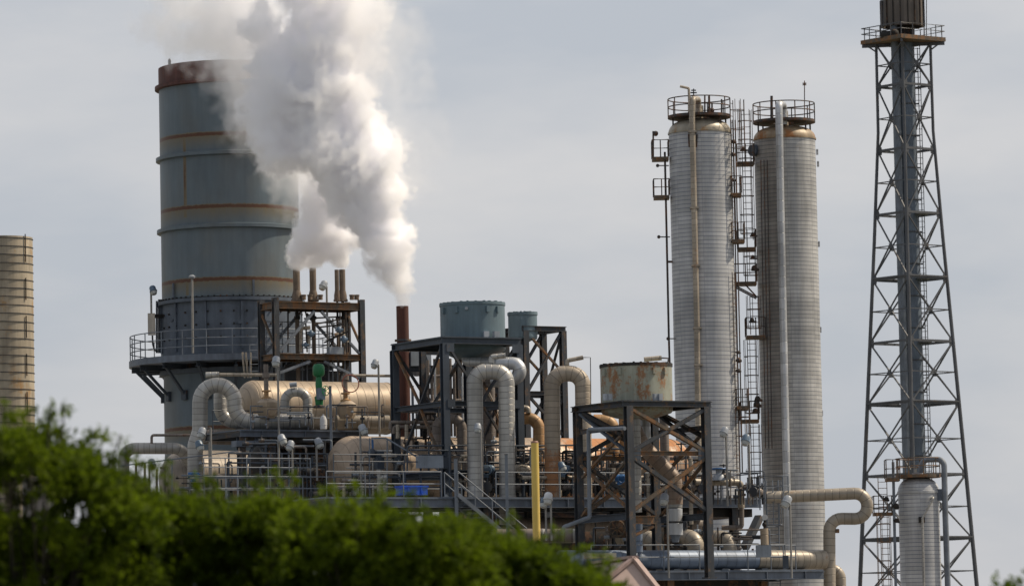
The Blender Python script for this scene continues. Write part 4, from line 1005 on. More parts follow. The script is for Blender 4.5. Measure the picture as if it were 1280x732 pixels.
railing(t, [P(950, 637, 198.8), P(950, 637, 196.8), P(986, 637, 196.8), P(986, 637, 198.8)], h=1.4, sp=.75, mids=(.35, .7))
# stairs from the middle deck to the right
t = thing('stairway', 'open steel stairs with railings coming down from the middle deck towards the trees', 'stairs', P(630, 672, 195.6))
s0, s1 = P(556, 619, 195.2), P(642, 690, 196.4); dv = V * -.0 + Vector((0.0, -.9, 0))
for k, off in enumerate((Vector((0, 0, 0)), Vector((.55, -.75, .0)))):
    obj('stringer', MB().beam(s0 + off, s1 + off, .06, .16), M_galv, t)
    mb = MB()
    for hh in (.95, .5): mb.tube([s0 + off + UP * hh, s1 + off + UP * hh], .026, seg=6)
    ra = obj('handrail', mb, M_galv, t)
    for i in range(5):
        p = s0.lerp(s1, i / 4) + off; obj('post', MB().tube([p, p + UP * .95], .026, seg=6), M_galv, ra)
for i in range(14):
    p = s0.lerp(s1, (i + .5) / 14); obj('tread', MB().beam(p, p + Vector((.55, -.75, 0)), .26, .04), M_galv, t)
p0, p1 = P(482, 547, 199.5), P(553, 590, 199.5)
t = thing('stair_rail', 'long pale slanting handrail in front of the long tan drum', 'handrail', P(484, 600, 199.5))
obj('rail', MB().tube([p0 + Vector((-.6, 0, 0)), p0, p1], .035, seg=8), M_galv, t)
for a, b in ((484, 547), (462, 547)): obj('post', MB().tube([P(a, b, 199.5), P(a, 619, 199.5)], .03, seg=6), M_galv, t)
# conduit frames in front of the long drum
clutter('conduit_frame', 'grey conduit frame round the electrical cabinets on the long drum', [[(509, 590, 198.4), (509, 557, 198.4), (605, 556, 199.4)], [(513, 562, 198.5), (534, 562, 198.5)], [(536, 588, 198.4), (536, 557, 198.4)], [(562, 620, 198.4), (562, 558, 198.4)], [(511, 562, 198.5), (583, 563, 199)], [(605, 556, 199.4), (625, 556, 199.4)], [(640, 557, 199.6), (640, 616, 199.6)], [(644, 557, 199.6), (720, 556, 200.4)], [(650, 566, 199.8), (718, 566, 200.4)]], 1.1, M_bluesteel, bend=3)
for i, (px, y0, y1, w, Y) in enumerate(((571, 573, 652, 2.6, 194.6), (634.5, 568, 660, 2.3, 193.8), (517, 483, 560, 1.9, 204.5), (414.5, 483, 575, 1.9, 204))):
    p = P(px, y1, Y); tp = P(px - (y1 - y0) * .02, y0, Y)
    if i < 2: p.z = 0
    t = thing('steel_post', ('pale bare post standing beside the top of the open stairs', 'grey bare post standing to the right of the open stairs', 'thin bare post inside the large tank frame beside the rust-red pipe', 'thin brown post on the pipe platform beside the white drum')[i], 'post', p)
    obj('shaft', MB().beam(p, tp, m(w * 1.7, Y), m(w * 1.7, Y)), M_galv, t)
    obj('cap', MB().beam(tp, tp + UP * .03, m(w * 2, Y), m(w * 2, Y)), M_steel, t)
p = P(670.5, 672, 165); p.z = 0; tp = P(668.0, 553, 165)
t = thing('yellow_post', 'tall yellow painted post with flaking paint standing in front of the plant', 'post', p)
tp.x = P(670.5, 672, 165).x - .012 * 0; 
obj('shaft', MB().tube([p, Vector((P(668.3, 553, 165).x, 165, tp.z))], m(4.8, 165), seg=20), M_yellow, t)
obj('cap', MB().lathe(Vector((P(668.3, 553, 165).x, 165, tp.z)), [(m(4.9, 165), -.01), (m(4.9, 165), .02), (m(3.9, 165), .06), (0, .065)], seg=20), surface('faded_cap', (.30, .16, .11), .2), t)
# cabinets and bins
t = thing('cabinet', 'pair of grey electrical cabinets in front of the long tan drum', 'cabinet', P(536, 620, 198.2))
obj('housing', MB().box(P(537, 577, 198.2), m(29, 198) / .866, .35, m(15.5, 198)), M_cabinet, t)
obj('housing', MB().box(P(556, 578.5, 198.7), m(10, 198) / .866, .4, m(14, 198)), M_bluesteel, t)
obj('door', MB().box(P(531, 577, 198.2) - V * .19, m(13, 198) / .866, .03, m(13, 198)), M_cabinet, t)
obj('door', MB().box(P(545, 577, 198.4) - V * .19, m(11, 198) / .866, .03, m(13, 198)), M_cabinet, t)
for px in (526, 552): obj('stand', MB().beam(P(px, 585, 198.3), P(px, 620, 198.3), .09, .09), M_steel, t)
p = P(515, 619, 197.4)
t = thing('plastic_bin', 'bright blue plastic bin on the deck behind the railing', 'bin', p)
w_ = m(31, 197) / .866
obj('tub', MB().box(P(514.5, 613.5, 197.4), w_, .6, m(10, 197)), M_blue, t)
obj('lid', MB().box(P(514.5, 607.8, 197.4), w_ * 1.05, .66, .07), M_blue, t)
for k in (-.3, .3): obj('rib', MB().box(P(514.5, 613, 197.4) + U * k - V * .31, .05, .03, .25), M_blue, t)
p = P(404.5, 536, 205.3)
t = thing('white_drum', 'white plastic drum standing on the pipe platform', 'drum', p)
obj('body', MB().lathe(p, [(0, 0), (m(4.4, 205), 0), (m(4.6, 205), .1), (m(4.5, 205), .4), (m(3.2, 205), .55), (m(1.2, 205), .58), (m(1.2, 205), .64), (0, .64)], seg=20), M_white, t)
obj('hoop', MB().ring(p + UP * .2, m(4.6, 205), .015, UP), M_white, t)
# insulated boxes with rusty valves on the pipe platform
for i, (x0, x1, y0, y1, vx, vy) in enumerate(((321, 349, 498, 523, 333, 455), (421.5, 446, 501, 523, 432, 466))):
    c = P((x0 + x1) / 2, y1, 206.0); w = m(x1 - x0, 206) / 2
    t = thing('insulation_box', ('insulation box under a bare rusty stem, left of the small inverted U pipe', 'insulation box under a red ring handwheel, right of the green valve')[i], 'insulated valve', c)
    hh = Z(0, y0, 206) - Z(0, y1, 206)
    obj('box', MB().lathe(c, [(0, 0), (w * .7, .0), (w, hh * .35), (w, hh * .8), (w * .55, hh), (0, hh)], seg=8), M_vessel, t)
    p = P(vx, y0, 206)
    obj('bonnet', MB().lathe(p, [(.22, -.05), (.22, .05), (.1, .1), (.1, .28), (.2, .3), (.2, .36), (0, .38)], seg=12), M_orange, t)
    obj('stem', MB().tube([p + UP * .3, Vector((p.x, p.y, Z(vx, vy, 206)))], .10, seg=8).tube([p + UP * .9, p + UP * 1.1], .16, seg=8), M_pipebrown, t)
    if i == 1: obj('handwheel', MB().ring(P(438, 479, 205.6), m(11, 206), .025, Vector((.35, -.93, .1)), seg=28), M_redwheel, t)
# green valve
p = P(399, 506, 206.2)
t = thing('green_valve', 'tall bright green valve actuator standing above the pipe platform', 'valve', p)
obj('stem_housing', MB().lathe(p, [(.16, .0), (.2, .35), (.13, .4), (.15, .9), (.12, 1.2), (.2, 1.25)], seg=16), M_green, t)
zt_ = Z(399, 455, 206.2); zb_ = Z(399, 470, 206.2)
mb = MB().lathe(Vector((p.x, p.y, 0)), [(0, zb_), (m(5.5, 206), zb_), (m(7.4, 206), zb_ + .08), (m(7.6, 206), (zt_ + zb_) / 2), (m(7.4, 206), zt_ - .1), (m(5.5, 206), zt_), (0, zt_ + .03)], seg=12)
obj('actuator_head', mb, M_green, t)
obj('gland', MB().lathe(p, [(.25, -.12), (.25, -.04), (.15, 0), (.15, .05)], seg=12), M_steel, t)
mb = MB().ring(P(407, 488, 205.8), m(6, 206), .02, Vector((.7, -.7, 0)), seg=20)
for a in range(3): mb.tube([P(407, 488, 205.8) + (UP * math.cos(a * PI / 3) + Vector((.7, .7, 0)) * math.sin(a * PI / 3)) * s * m(6, 206) for s in (-1, 1)], .015, seg=5)
obj('handwheel', mb, M_green, t)
obj('yoke', MB().box(P(401, 492, 206.0), .3, .25, .5), M_bluelamp, t)
# ---- small valves and instruments: one is built, the rest are copies
def make_valve(label):
    t = thing('gate_valve', label, 'valve', (0, 0, 0), 'small valves among the pipework')
    obj('body', MB().tube([Vector((-.3, 0, .22)), Vector((.3, 0, .22))], .10, seg=10).ball((0, 0, .22), .17), M_pipebrown, t)
    obj('flange', MB().tube([Vector((-.32, 0, .22)), Vector((-.26, 0, .22))], .19, seg=12), M_steel, t)
    obj('flange', MB().tube([Vector((.26, 0, .22)), Vector((.32, 0, .22))], .19, seg=12), M_steel, t)
    obj('stem', MB().tube([Vector((0, 0, .3)), Vector((0, 0, .8))], .04, seg=6).lathe(Vector((0, 0, .36)), [(.12, 0), (.12, .05), (.05, .1)], seg=8), M_steel, t)
    mb = MB().ring((0, 0, .74), .2, .022, UP, seg=16)
    for a in (0, PI / 2): mb.tube([Vector((math.cos(a) * .2, math.sin(a) * .2, .74)), Vector((-math.cos(a) * .2, -math.sin(a) * .2, .74))], .015, seg=4)
    obj('handwheel', mb, M_dark, t)
    return t
gv = make_valve('small dark gate valve among the pipes behind the middle deck railing')
VLAB = {'deck': 'small dark gate valve among the pipes behind the middle deck railing', 'left': 'small dark gate valve on the low left walkway', 'right': 'small gate valve on the deck in front of the left ribbed column', 'plat': 'small gate valve on the pipe platform under the looped pipes'}
spots = [(px, 617 + RND.uniform(-3, 2), 199.2 + RND.uniform(0, 1.6), 'deck') for px in (604, 612, 622, 648, 655, 663, 706, 716, 744, 752, 761, 770, 778, 806, 815, 822, 858, 866)]
spots += [(px, 585 + RND.uniform(-10, 10), 200.6, 'deck') for px in (606, 655, 668, 708, 716, 745, 768, 775, 852)]
spots += [(px, 622, 201.8, 'left') for px in (395, 432, 450, 476)] + [(878, 618, 199, 'right'), (905, 600, 199.6, 'right'), (940, 617, 200, 'right'), (948, 622, 199, 'right')] 
for i, (px, py, Y, k) in enumerate(spots):
    o = gv if i == 0 else copy_thing(gv, (0, 0, 0))
    o.location = P(px, py, Y); o.rotation_euler = (0, 0, RND.uniform(0, PI)); o.scale = (RND.uniform(.8, 1.25),) * 3; o['label'] = VLAB[k]
# named coloured valves
def motor(label, px, py, Y, s, mat, nm='valve_actuator'):
    p = P(px, py, Y); t = thing(nm, label, 'actuator', p - UP * s)
    obj('housing', MB().tube([p - X * s, p + X * s], s * .75, seg=14).ball(p + X * s, s * .7), mat, t)
    obj('gearbox', MB().box(p - UP * s * .9, s * .9, s * .9, s * .9), mat, t)
    obj('handwheel', MB().ring(p + Vector((s * .3, -s * .9, -s * .2)), s * .75, s * .1, Vector((.3, -1, 0)), seg=16, ts=5), mat, t)
    return t
motor('blue valve actuator with a handwheel in front of the ribbed drum', 241, 594, 206.2, .2, M_bluevalve)
motor('small dark blue actuator beside the left braces of the nearest trestle', 775, 597, 196.5, .2, M_bluevalve)
motor('grey-blue motor on the middle deck behind the tallest inverted U pipe', 606, 586, 199.6, .26, M_bluelamp)
motor('grey-blue motor on the middle deck between the yellow post and the trestle', 702, 586, 199.4, .24, M_bluelamp)
motor('pale pipe-mounted actuator behind the right leg of the tallest inverted U pipe', 650, 586, 199.8, .28, M_pipetan)
motor('black round pump motor below the left pipe platform', 394, 592, 203, .34, M_dark)
t = thing('large_handwheel', 'large brown spoked handwheel under the nearest trestle', 'handwheel', P(771, 675, 194))
pc = P(771, 660, 194); mb = MB().ring(pc, m(10, 194), .05, Vector((.2, -1, 0)), seg=28)
obj('rim', mb, M_beam, t); mb = MB()
for a in range(4): mb.tube([pc + (UP * math.cos(a * PI / 4) + X * math.sin(a * PI / 4)) * s * m(10, 194) for s in (-1, 1)], .03, seg=5)
obj('spokes', mb, M_beam, t)
obj('gearbox', MB().box(P(777, 660, 195), .8, .6, .75).tube([pc, P(771, 660, 196)], .07), M_dark, t)
t = thing('blue_handwheel_valve', 'blue-wheeled valve on the tan branch pipe in front of the left ribbed column', 'valve', P(899, 600, 199.6))
obj('bonnet', MB().lathe(P(899, 600, 199.6), [(.3, 0), (.24, .2), (.14, .3), (.14, .45), (.2, .46)], seg=14), M_lampgrey, t)
obj('handwheel', MB().ring(P(899, 585.5, 199.6), .3, .04, UP, seg=18), M_bluevalve, t)
t = thing('gauge_station', 'grey instrument box with a round white gauge above the lower right deck', 'instrument', P(954, 698, 193.6))
obj('box', MB().box(P(954, 688.5, 193.6), m(18, 193), .4, m(15, 193), x=X, y=YY), M_cabinet, t)
obj('column', MB().tube([P(956, 681, 193.8), P(955, 660, 193.8)], .17, seg=10), M_vessel, t)
obj('stem', MB().tube([P(956, 662, 193.8), P(956, 646, 193.8)], .06, seg=8).ball(P(955.5, 655, 193.8), .10), M_dark, t)
obj('gauge', MB().tube([P(956, 646, 193.8), P(956, 646, 193.65)], .12, seg=18), M_white, t)
obj('tubing', MB().tube([P(950, 662, 193.8), P(962, 661, 193.8), P(962.5, 682, 193.8)], .03, bend=.05, seg=6), M_galv, t)
o = obj('junction_box', MB().box(P(982, 702, 193.2), m(7, 193), .3, m(16, 193), x=X, y=YY), M_bluesteel, loc=P(982, 710, 193.2)); tag(o, 'narrow dark box on the lower right deck below the last lamp', 'box')
# clutter: small upright pipes behind the railing of the middle deck and of the walkway
clutter('riser_pipe', 'thin upright pipes between the long drum and the middle deck railing', [[(x, 619, 199.8), (x - .5, 619 - h, 199.8)] for x, h in ((604, 60), (617, 58), (645, 62), (655, 54), (664, 60), (708, 62), (714, 45), (720, 60), (744, 50), (752, 64), (759, 50), (776, 40), (806, 60), (813, 54), (820, 64), (858, 50))], 1.2, M_steel)
clutter('riser_pipe', 'pale lagged upright pipes among the valves of the middle deck', [[(643, 619, 200), (642, 558, 200)], [(700, 619, 200.2), (699, 600, 200.2)], [(768, 619, 199.8), (767, 585, 199.8)], [(811, 660, 199.8), (810, 585, 199.8)], [(864, 655, 199.5), (863, 572, 199.5)]], 2.6, M_pipetan)
clutter('cross_pipe', 'thin level pipes along the foot of the long drum', [[(600, y, 200.4), (720, y + .5, 202)] for y in (603, 610)] + [[(740, y, 201), (870, y + .5, 203)] for y in (588, 604, 611)], 1.3, M_pipebrown)
clutter('scaffold', 'grey scaffold of uprights and rails on the low left walkway', [[(x, 628, 203), (x, 566, 203)] for x in (286, 312, 338, 352, 375, 384, 409, 420)] + [[(286, y, 203), (420, y + 1, 204)] for y in (566, 578, 594, 609)], 1.1, M_bluesteel)
t = thing('control_valve', 'grey-blue upright control valve before the near end of the long drum', 'valve', P(475, 622, 200.4))
obj('body', MB().box(P(474, 575, 200.4), .32, .3, .75).ball(P(465, 566, 200.4), .2), M_bluesteel, t)
obj('diaphragm', MB().lathe(P(486, 569, 200.4), [(0, -.1), (.32, -.06), (.34, 0), (.32, .06), (0, .12)], seg=18), M_pipe, t)
obj('pipework', MB().tube([P(472, 597, 200.4), P(484, 596, 200.4)], .13, seg=10).tube([P(475, 622, 200.4), P(474, 586, 200.4)], .14, seg=10).tube([P(481, 620, 200.4), P(481, 598, 200.4)], .12, seg=10), M_pipe, t)
obj('antenna', MB().tube([P(466, 560, 200.4), P(465.5, 549, 200.4)], .05, seg=6), M_bluevalve, t)
o = obj('pipe_bend', MB().tube([P(430, 622, 200.6), P(430, 600, 200.6), P(448, 600, 200.6)], m(2.2, 200), bend=.1, seg=10), M_pipetan, loc=P(430, 622, 200.6)); tag(o, 'pale bent pipe before the near end of the long drum', 'pipe')
o = obj('safety_sign', MB().box(P(445, 614, 199.9), .3, .02, .3).poly([P(443, 616, 199.8), P(449, 616, 199.8), P(446, 609, 199.8)], .02, YY), M_white, loc=P(445, 618, 199.9)); tag(o, 'small white notice on the railing below the near end of the long drum', 'sign')

# ================================================================ FLOODLIGHTS
def floodlight(label, hx, hy, px, pt, pb, Y, dx, s=1.0, mat=None, pole=1.3, polemat=None, to_ground=False):
    b = P(px, pb, Y); tp = P(px, pt, Y); tp.x = b.x = (tp.x + b.x) / 2
    t = thing('floodlight', label, 'lamp', b, 'floodlights on thin poles')
    obj('pole', MB().tube([b, tp], m(pole, Y), seg=8), polemat or M_pole, t)
    h = P(hx, hy, Y - .15)
    d = Vector((dx, -.35, -1)).normalized()
    k = .17 * s
    obj('arm', MB().tube([tp, tp + UP * .02, h - d * k * .5], .03, seg=6), M_steel, t)
    hd = obj('housing', MB().lathe(h, [(0, -k * 1.25), (k * .6, -k * 1.2), (k * .82, -k * .9), (k * .85, 0), (k * .98, .02), (k * .98, .06), (k * .9, .07)], axis=d, seg=16), mat or M_lampgrey, t)
    obj('lens', MB().lathe(h, [(k * .85, .06), (k * .8, k * .75), (k * .62, k * 1.1), (0, k * 1.2)], axis=d, seg=16), M_glass, t)
FL = [('blue-capped lamp high at the left of the wide stack', 191.5, 363, 189, 364, 392, 224.8, .3, 1.1, M_bluelamp),
      ('grey lamp among the vent pipes, on a pole beside the second one', 404, 357, 409, 358, 440, 215.5, -.5, 1.1, M_lampgrey),
      ('big pale lamp on a pole in front of the upper drum', 345, 452, 348, 455, 560, 205, -.1, 1.15, M_lampgrey),
      ('lone lamp against the sky between the vent frame and the large tank frame', 468.5, 455, 474, 456, 560, 205, -.35, 1.0, M_lampgrey),
      ('upper lamp on the tall pole before the ribbed drum', 252, 541, 264, 534, 622, 203, -.35, 1.15, M_lampgrey),
      ('lower blue-capped lamp just left of the pole before the ribbed drum', 249.5, 557, 262, 552, 622, 203.2, .35, 1.15, M_bluelamp),
      ('left lamp of the close pair below the pipe platform', 353, 549.5, 348.5, 547, 604, 202, .4, 1.15, M_lampgrey),
      ('right lamp of the close pair below the pipe platform', 362.5, 557, 365.5, 553, 622, 202, -.3, 1.1, M_lampgrey),
      ('lamp below the right end of the pipe platform', 399, 554, 396, 551, 600, 202, .45, 1.15, M_lampgrey),
      ('lamp in front of the top of the long drum near end', 454, 537, 451, 536, 622, 200, .45, 1.15, M_lampgrey),
      ('lamp on a pole right before the tallest inverted U pipe', 597, 535, 601.5, 533, 620, 197.6, -.1, 1.0, M_lampgrey),
      ('pale lamp on a short pole just right of the yellow post', 685, 623, 689, 622, 675, 190.5, -.15, 1.2, M_white),
      ('blue-grey lamp behind the right side of the yellow post', 680, 628, 682.5, 626, 675, 192, -.3, 1.1, M_bluelamp),
      ('lamp in front of the left ribbed column, over the right leg of the trestle', 905, 540, 908.5, 541, 632, 199, -.45, 1.1, M_lampgrey),
      ('lamp against the sky between the feet of the twin columns', 932, 550, 937, 549, 632, 199.2, -.3, 1.2, M_bluelamp),
      ('large grey lamp at the right end of the middle deck', 983, 627, 988.5, 629, 722, 192.6, -.5, 1.25, M_lampgrey),
      ('lamp on a pole between the legs of the nearest trestle', 830, 624, 835, 626, 722, 191.6, -.2, 1.2, M_lampgrey),
      ('small lamp at the far left just above the tree tops', 190, 580, 187, 577, 640, 205, .2, 1.1, M_lampgrey),
      ('small lamp over the railing between the rust-stained inverted U pipe and the trestle', 703, 583, 699.5, 577, 622, 198.3, .5, 1.0, M_bluelamp)]
for f in FL: floodlight(*f)
# far left odds and ends by the chimney foot and the trees
for i, (x, y0, y1, w) in enumerate(((186, 585, 640, 2), (196, 583, 640, 1.2), (206, 588, 640, 1.6), (199, 590, 640, 3.0))):
    pass
clutter('riser_pipe', 'thin upright pipes at the far left behind the tree tops', [[(170, 640, 206), (170, 580, 206)], [(181, 640, 206), (181, 578, 206)], [(196, 640, 206), (196, 586, 206)], [(206, 640, 206), (206, 585, 206), (200, 584, 206)]], 1.5, M_pipebrown, bend=2)
o = obj('guard_rail', MB().tube([P(150, 582, 204), P(300, 563, 204)], .03, seg=6).tube([P(215, 640, 204), P(215, 574, 204)], .03, seg=6).tube([P(264, 640, 204), P(264, 568, 204)], .03, seg=6), M_galv, loc=P(215, 640, 204)); tag(o, 'long thin guard rail before the ribbed drum at the far left', 'railing')
pt = P(22, 600, 200)
t = thing('tan_vent_cowl', 'round pale cowl on a short stack half hidden by leaves below the chimney', 'vent', Vector((pt.x, pt.y, 0)))
obj('cowl', MB().lathe(P(22, 592, 200), [(0, .25), (.25, .22), (.38, .05), (.38, -.1), (.2, -.25)], seg=20), M_pipetan, t)
obj('stack', MB().tube([Vector((pt.x, pt.y, 0)), P(22, 600, 200)], .2, seg=14), M_pipetan, t)
o = obj('concrete_block', MB().box(P(52, 640, 210), 1.6, 1.2, 3.0), M_concrete, loc=P(52, 660, 210)); tag(o, 'pale concrete block behind the leaves at the far left', 'block')
# heads of the columns' foundations and the plant ground are below the view

# ---- more of the tangle of small pipes, conduits and instruments
def tangle(name, label, x0, x1, y0, y1, Y, n, seed, mats, rr=(.7, 1.6), drop=.6):
    rn = random.Random(seed)
    t = thing(name, label, 'piping', P((x0 + x1) / 2, y1, Y))
    for i in range(n):
        x = rn.uniform(x0, x1); w = rn.uniform(8, 34); ya = rn.uniform(y0, y1 - 6); d = Y + rn.uniform(-.35, .35); mt = rn.choice(mats); r = m(rn.uniform(*rr), Y)
        k = rn.random()
        if k < drop: pts = [(x, y1, d), (x - .4, ya, d), (min(x1, x + w), ya, d)] if rn.random() < .6 else [(x, y1, d), (x - .4, ya, d)]
        else: pts = [(x, ya, d), (min(x1, x + w * 1.5), ya + .3, d), (min(x1, x + w * 1.5), min(y1, ya + rn.uniform(6, 22)), d)]
        mb = MB().tube([P(*p) for p in pts], r, bend=r * 2.2, seg=8)
        obj('run', mb, mt, t)
        if rn.random() < .55:
            p = P(pts[0][0], (ya + y1) / 2 if k < drop else ya, d)
            mb = MB().ball(p, r * 2.0, seg=7).tube([p - X * r * 2.6, p + X * r * 2.6], r * 1.7, seg=8).tube([p, p + UP * r * 5], r * .6, seg=5)
            obj('fitting', mb, rn.choice([M_dark, M_steel, M_pipebrown, M_cabinet]), t)
    return t
MM = [M_steel, M_bluesteel, M_pipebrown, M_pipetan, M_galv, M_dark]
tangle('instrument_piping', 'tangle of small pipes behind the middle deck railing, left of the tallest inverted U pipe', 560, 592, 560, 620, 199.6, 12, 1, MM)
tangle('instrument_piping', 'tangle of small pipes between the two legs of the tallest inverted U pipe', 604, 626, 540, 620, 200.0, 14, 2, MM)
tangle('instrument_piping', 'tangle of small pipes between the tallest inverted U pipe and the yellow post', 642, 682, 560, 620, 199.8, 18, 3, MM)
tangle('instrument_piping', 'tangle of small pipes between the rust-stained inverted U pipe and the nearest trestle', 700, 726, 560, 620, 199.8, 12, 4, MM)
tangle('instrument_piping', 'tangle of small pipes seen through the left face of the nearest trestle', 736, 784, 560, 622, 200.4, 26, 5, MM)
tangle('instrument_piping', 'tangle of small pipes seen through the right face of the nearest trestle', 790, 882, 570, 624, 200.8, 34, 6, MM)
tangle('instrument_piping', 'tangle of small pipes in the shadow under the middle deck by the trestle', 735, 880, 636, 684, 197.5, 34, 7, [M_dark, M_pipebrown, M_steel, M_bluesteel], (.9, 2.2))
tangle('instrument_piping', 'tangle of small pipes under the pipe platform at the left', 290, 415, 548, 620, 204.0, 40, 8, [M_dark, M_steel, M_bluesteel, M_galv, M_pipebrown])
tangle('instrument_piping', 'tangle of small pipes on the pipe platform behind its railing', 305, 480, 505, 535, 205.4, 22, 9, [M_steel, M_pipebrown, M_bluesteel, M_galv], (.6, 1.1))
tangle('instrument_piping', 'tangle of small pipes before the near end of the long tan drum', 425, 505, 560, 620, 200.6, 20, 10, [M_steel, M_bluesteel, M_galv, M_pipe], (.7, 1.5))
tangle('instrument_piping', 'tangle of small pipes inside the foot of the large tank frame', 492, 560, 505, 560, 203.2, 22, 11, [M_dark, M_steel, M_pipebrown, M_bluesteel], (.8, 1.8))
tangle('instrument_piping', 'tangle of small pipes on the deck in front of the left ribbed column', 888, 955, 585, 630, 200.0, 20, 12, [M_steel, M_bluesteel, M_galv, M_pipebrown], (.6, 1.3))
tangle('instrument_piping', 'tangle of small pipes at the far left before the ribbed drum', 205, 290, 570, 625, 205.0, 16, 13, [M_steel, M_bluesteel, M_galv], (.6, 1.1))
tangle('instrument_piping', 'tangle of small pipes on the lower right deck behind the foil-wrapped pipe', 890, 965, 655, 700, 197.0, 14, 14, [M_dark, M_pipebrown, M_steel], (.8, 1.6))
railing(DM, [qm(-8.2, 3.6), qm(10, 3.6)], h=1.9, sp=1.7, mids=(.3, .6, .85), mat=M_bluesteel)
railing(DA, [qa(.3, 3.2), qa(6, 3.2)], h=1.0, sp=1.2, mat=M_bluesteel)

# ================================================================ HOUSE ROOF IN FRONT
YH = 135.0
ap = P(792, 697, YH); bk = P(768, 690.5, YH + 6)
c = Vector((ap.x, ap.y, 0))
t = thing('house', 'low house of which only the pink sheet roof shows above the trees', 'house', c)
w = 3.4; dep = 9.0; ze = ap.z - 3.0
fl = Vector((ap.x - 3.8, ap.y - 2.2, ze)); fr_ = Vector((ap.x + 2.2, ap.y - 1.6, ze)); bl = fl + Vector((-.2, dep, 0)); br = fr_ + Vector((0, dep, 0))
rd = Vector((ap.x - 1.0, ap.y + 6, ap.z + .02))
def roofpoly(nm, pts, mat, th=.08):
    mb = MB(); n = (pts[1] - pts[0]).cross(pts[2] - pts[0]).normalized()
    if n.z < 0: n = -n
    mb.poly(pts, th, -n); return obj(nm, mb, mat, t)
RF = roofpoly('roof', [ap, fl, bl, rd], M_roofpink)
roofpoly('roof', [ap, fr_, fl], M_roofpink); roofpoly('roof', [ap, rd, br, fr_], M_roofdark); roofpoly('roof', [rd, bl, br], M_roofdark)
obj('ridge_cap', MB().beam(ap + UP * .03, rd + UP * .03, .28, .08).beam(ap + UP * .02, fr_ + UP * .02, .22, .08).beam(ap + UP * .02, fl + UP * .02, .2, .08), M_roofdark, t)
obj('flashing', MB().box(P(750, 694, YH - .3), .9, .9, .12, x=X, y=YY), M_houses, t)
x0, x1 = fl.x + .4, fr_.x - .4
obj('wall', MB().box(Vector(((x0 + x1) / 2, ap.y + 2.6, ze / 2 + .1)), x1 - x0, dep - .8, ze, x=X, y=YY), M_houses, t)

# ================================================================ GROUND
mb = MB(); b = mb.add([(-3000, -300, 0), (3000, -300, 0), (3000, 9000, 0), (-3000, 9000, 0)]); mb.face([b, b + 1, b + 2, b + 3])
g = NT('scrub_ground'); n1 = g.noise(.06, 8); n2 = g.noise(1.5, 8, .7)
g.bsdf(g.mix(g.step(n1, .4, .6), g.mix(n2, (.06, .085, .03), (.12, .13, .06)), g.mix(n2, (.16, .14, .11), (.25, .225, .18))), .95)
structure('ground', mb, g.m, 'rough scrub and gravel ground')
mb = MB(); b = mb.add([(-60, 160, .004), (70, 160, .004), (90, 300, .004), (-60, 300, .004)]); mb.face([b, b + 1, b + 2, b + 3])
g = NT('plant_yard'); n2 = g.noise(.8, 8, .7); g.bsdf(g.mix(n2, (.13, .125, .12), (.26, .25, .235)), .95)
structure('plant_yard', mb, g.m, 'concrete yard under the plant')

# ================================================================ TREES
def leaf_mat(name, dark, light):
    t = NT(name)
    oi = t.noise(1.6, 3, .6); fine = t.noise(14, 2, .5)
    f = t.math('ADD', t.math('MULTIPLY', t.step(oi, .40, .62), .65), t.math('MULTIPLY', t.step(fine, .3, .75), .35))
    col = t.mix(f, dark, light)
    b = t.n('ShaderNodeBsdfPrincipled'); t.link(col, b.inputs['Base Color']); b.inputs['Roughness'].default_value = .7; b.inputs['Specular IOR Level'].default_value = .12
    tr = t.n('ShaderNodeBsdfTranslucent'); t.link(t.mix(.5, col, (.20, .30, .012)), tr.inputs['Color'])
    ms = t.n('ShaderNodeMixShader'); ms.inputs[0].default_value = .38
    t.link(b.outputs[0], ms.inputs[1]); t.link(tr.outputs[0], ms.inputs[2]); t.link(ms.outputs[0], t.out.inputs[0])
    return t.m
M_bark = surface('bark', (.04, .034, .026), .1, rough=.9)
def outline(px): return float(np.interp(px, OX, OY))
OX = [-120, 0, 40, 90, 130, 160, 190, 215, 250, 290, 330, 365, 400, 440, 500, 545, 580, 620, 660, 700, 740, 768, 790]
OY = [548, 552, 552, 568, 588, 612, 626, 630, 634, 640, 629, 630, 648, 644, 648, 652, 662, 678, 684, 704, 724, 744, 778]
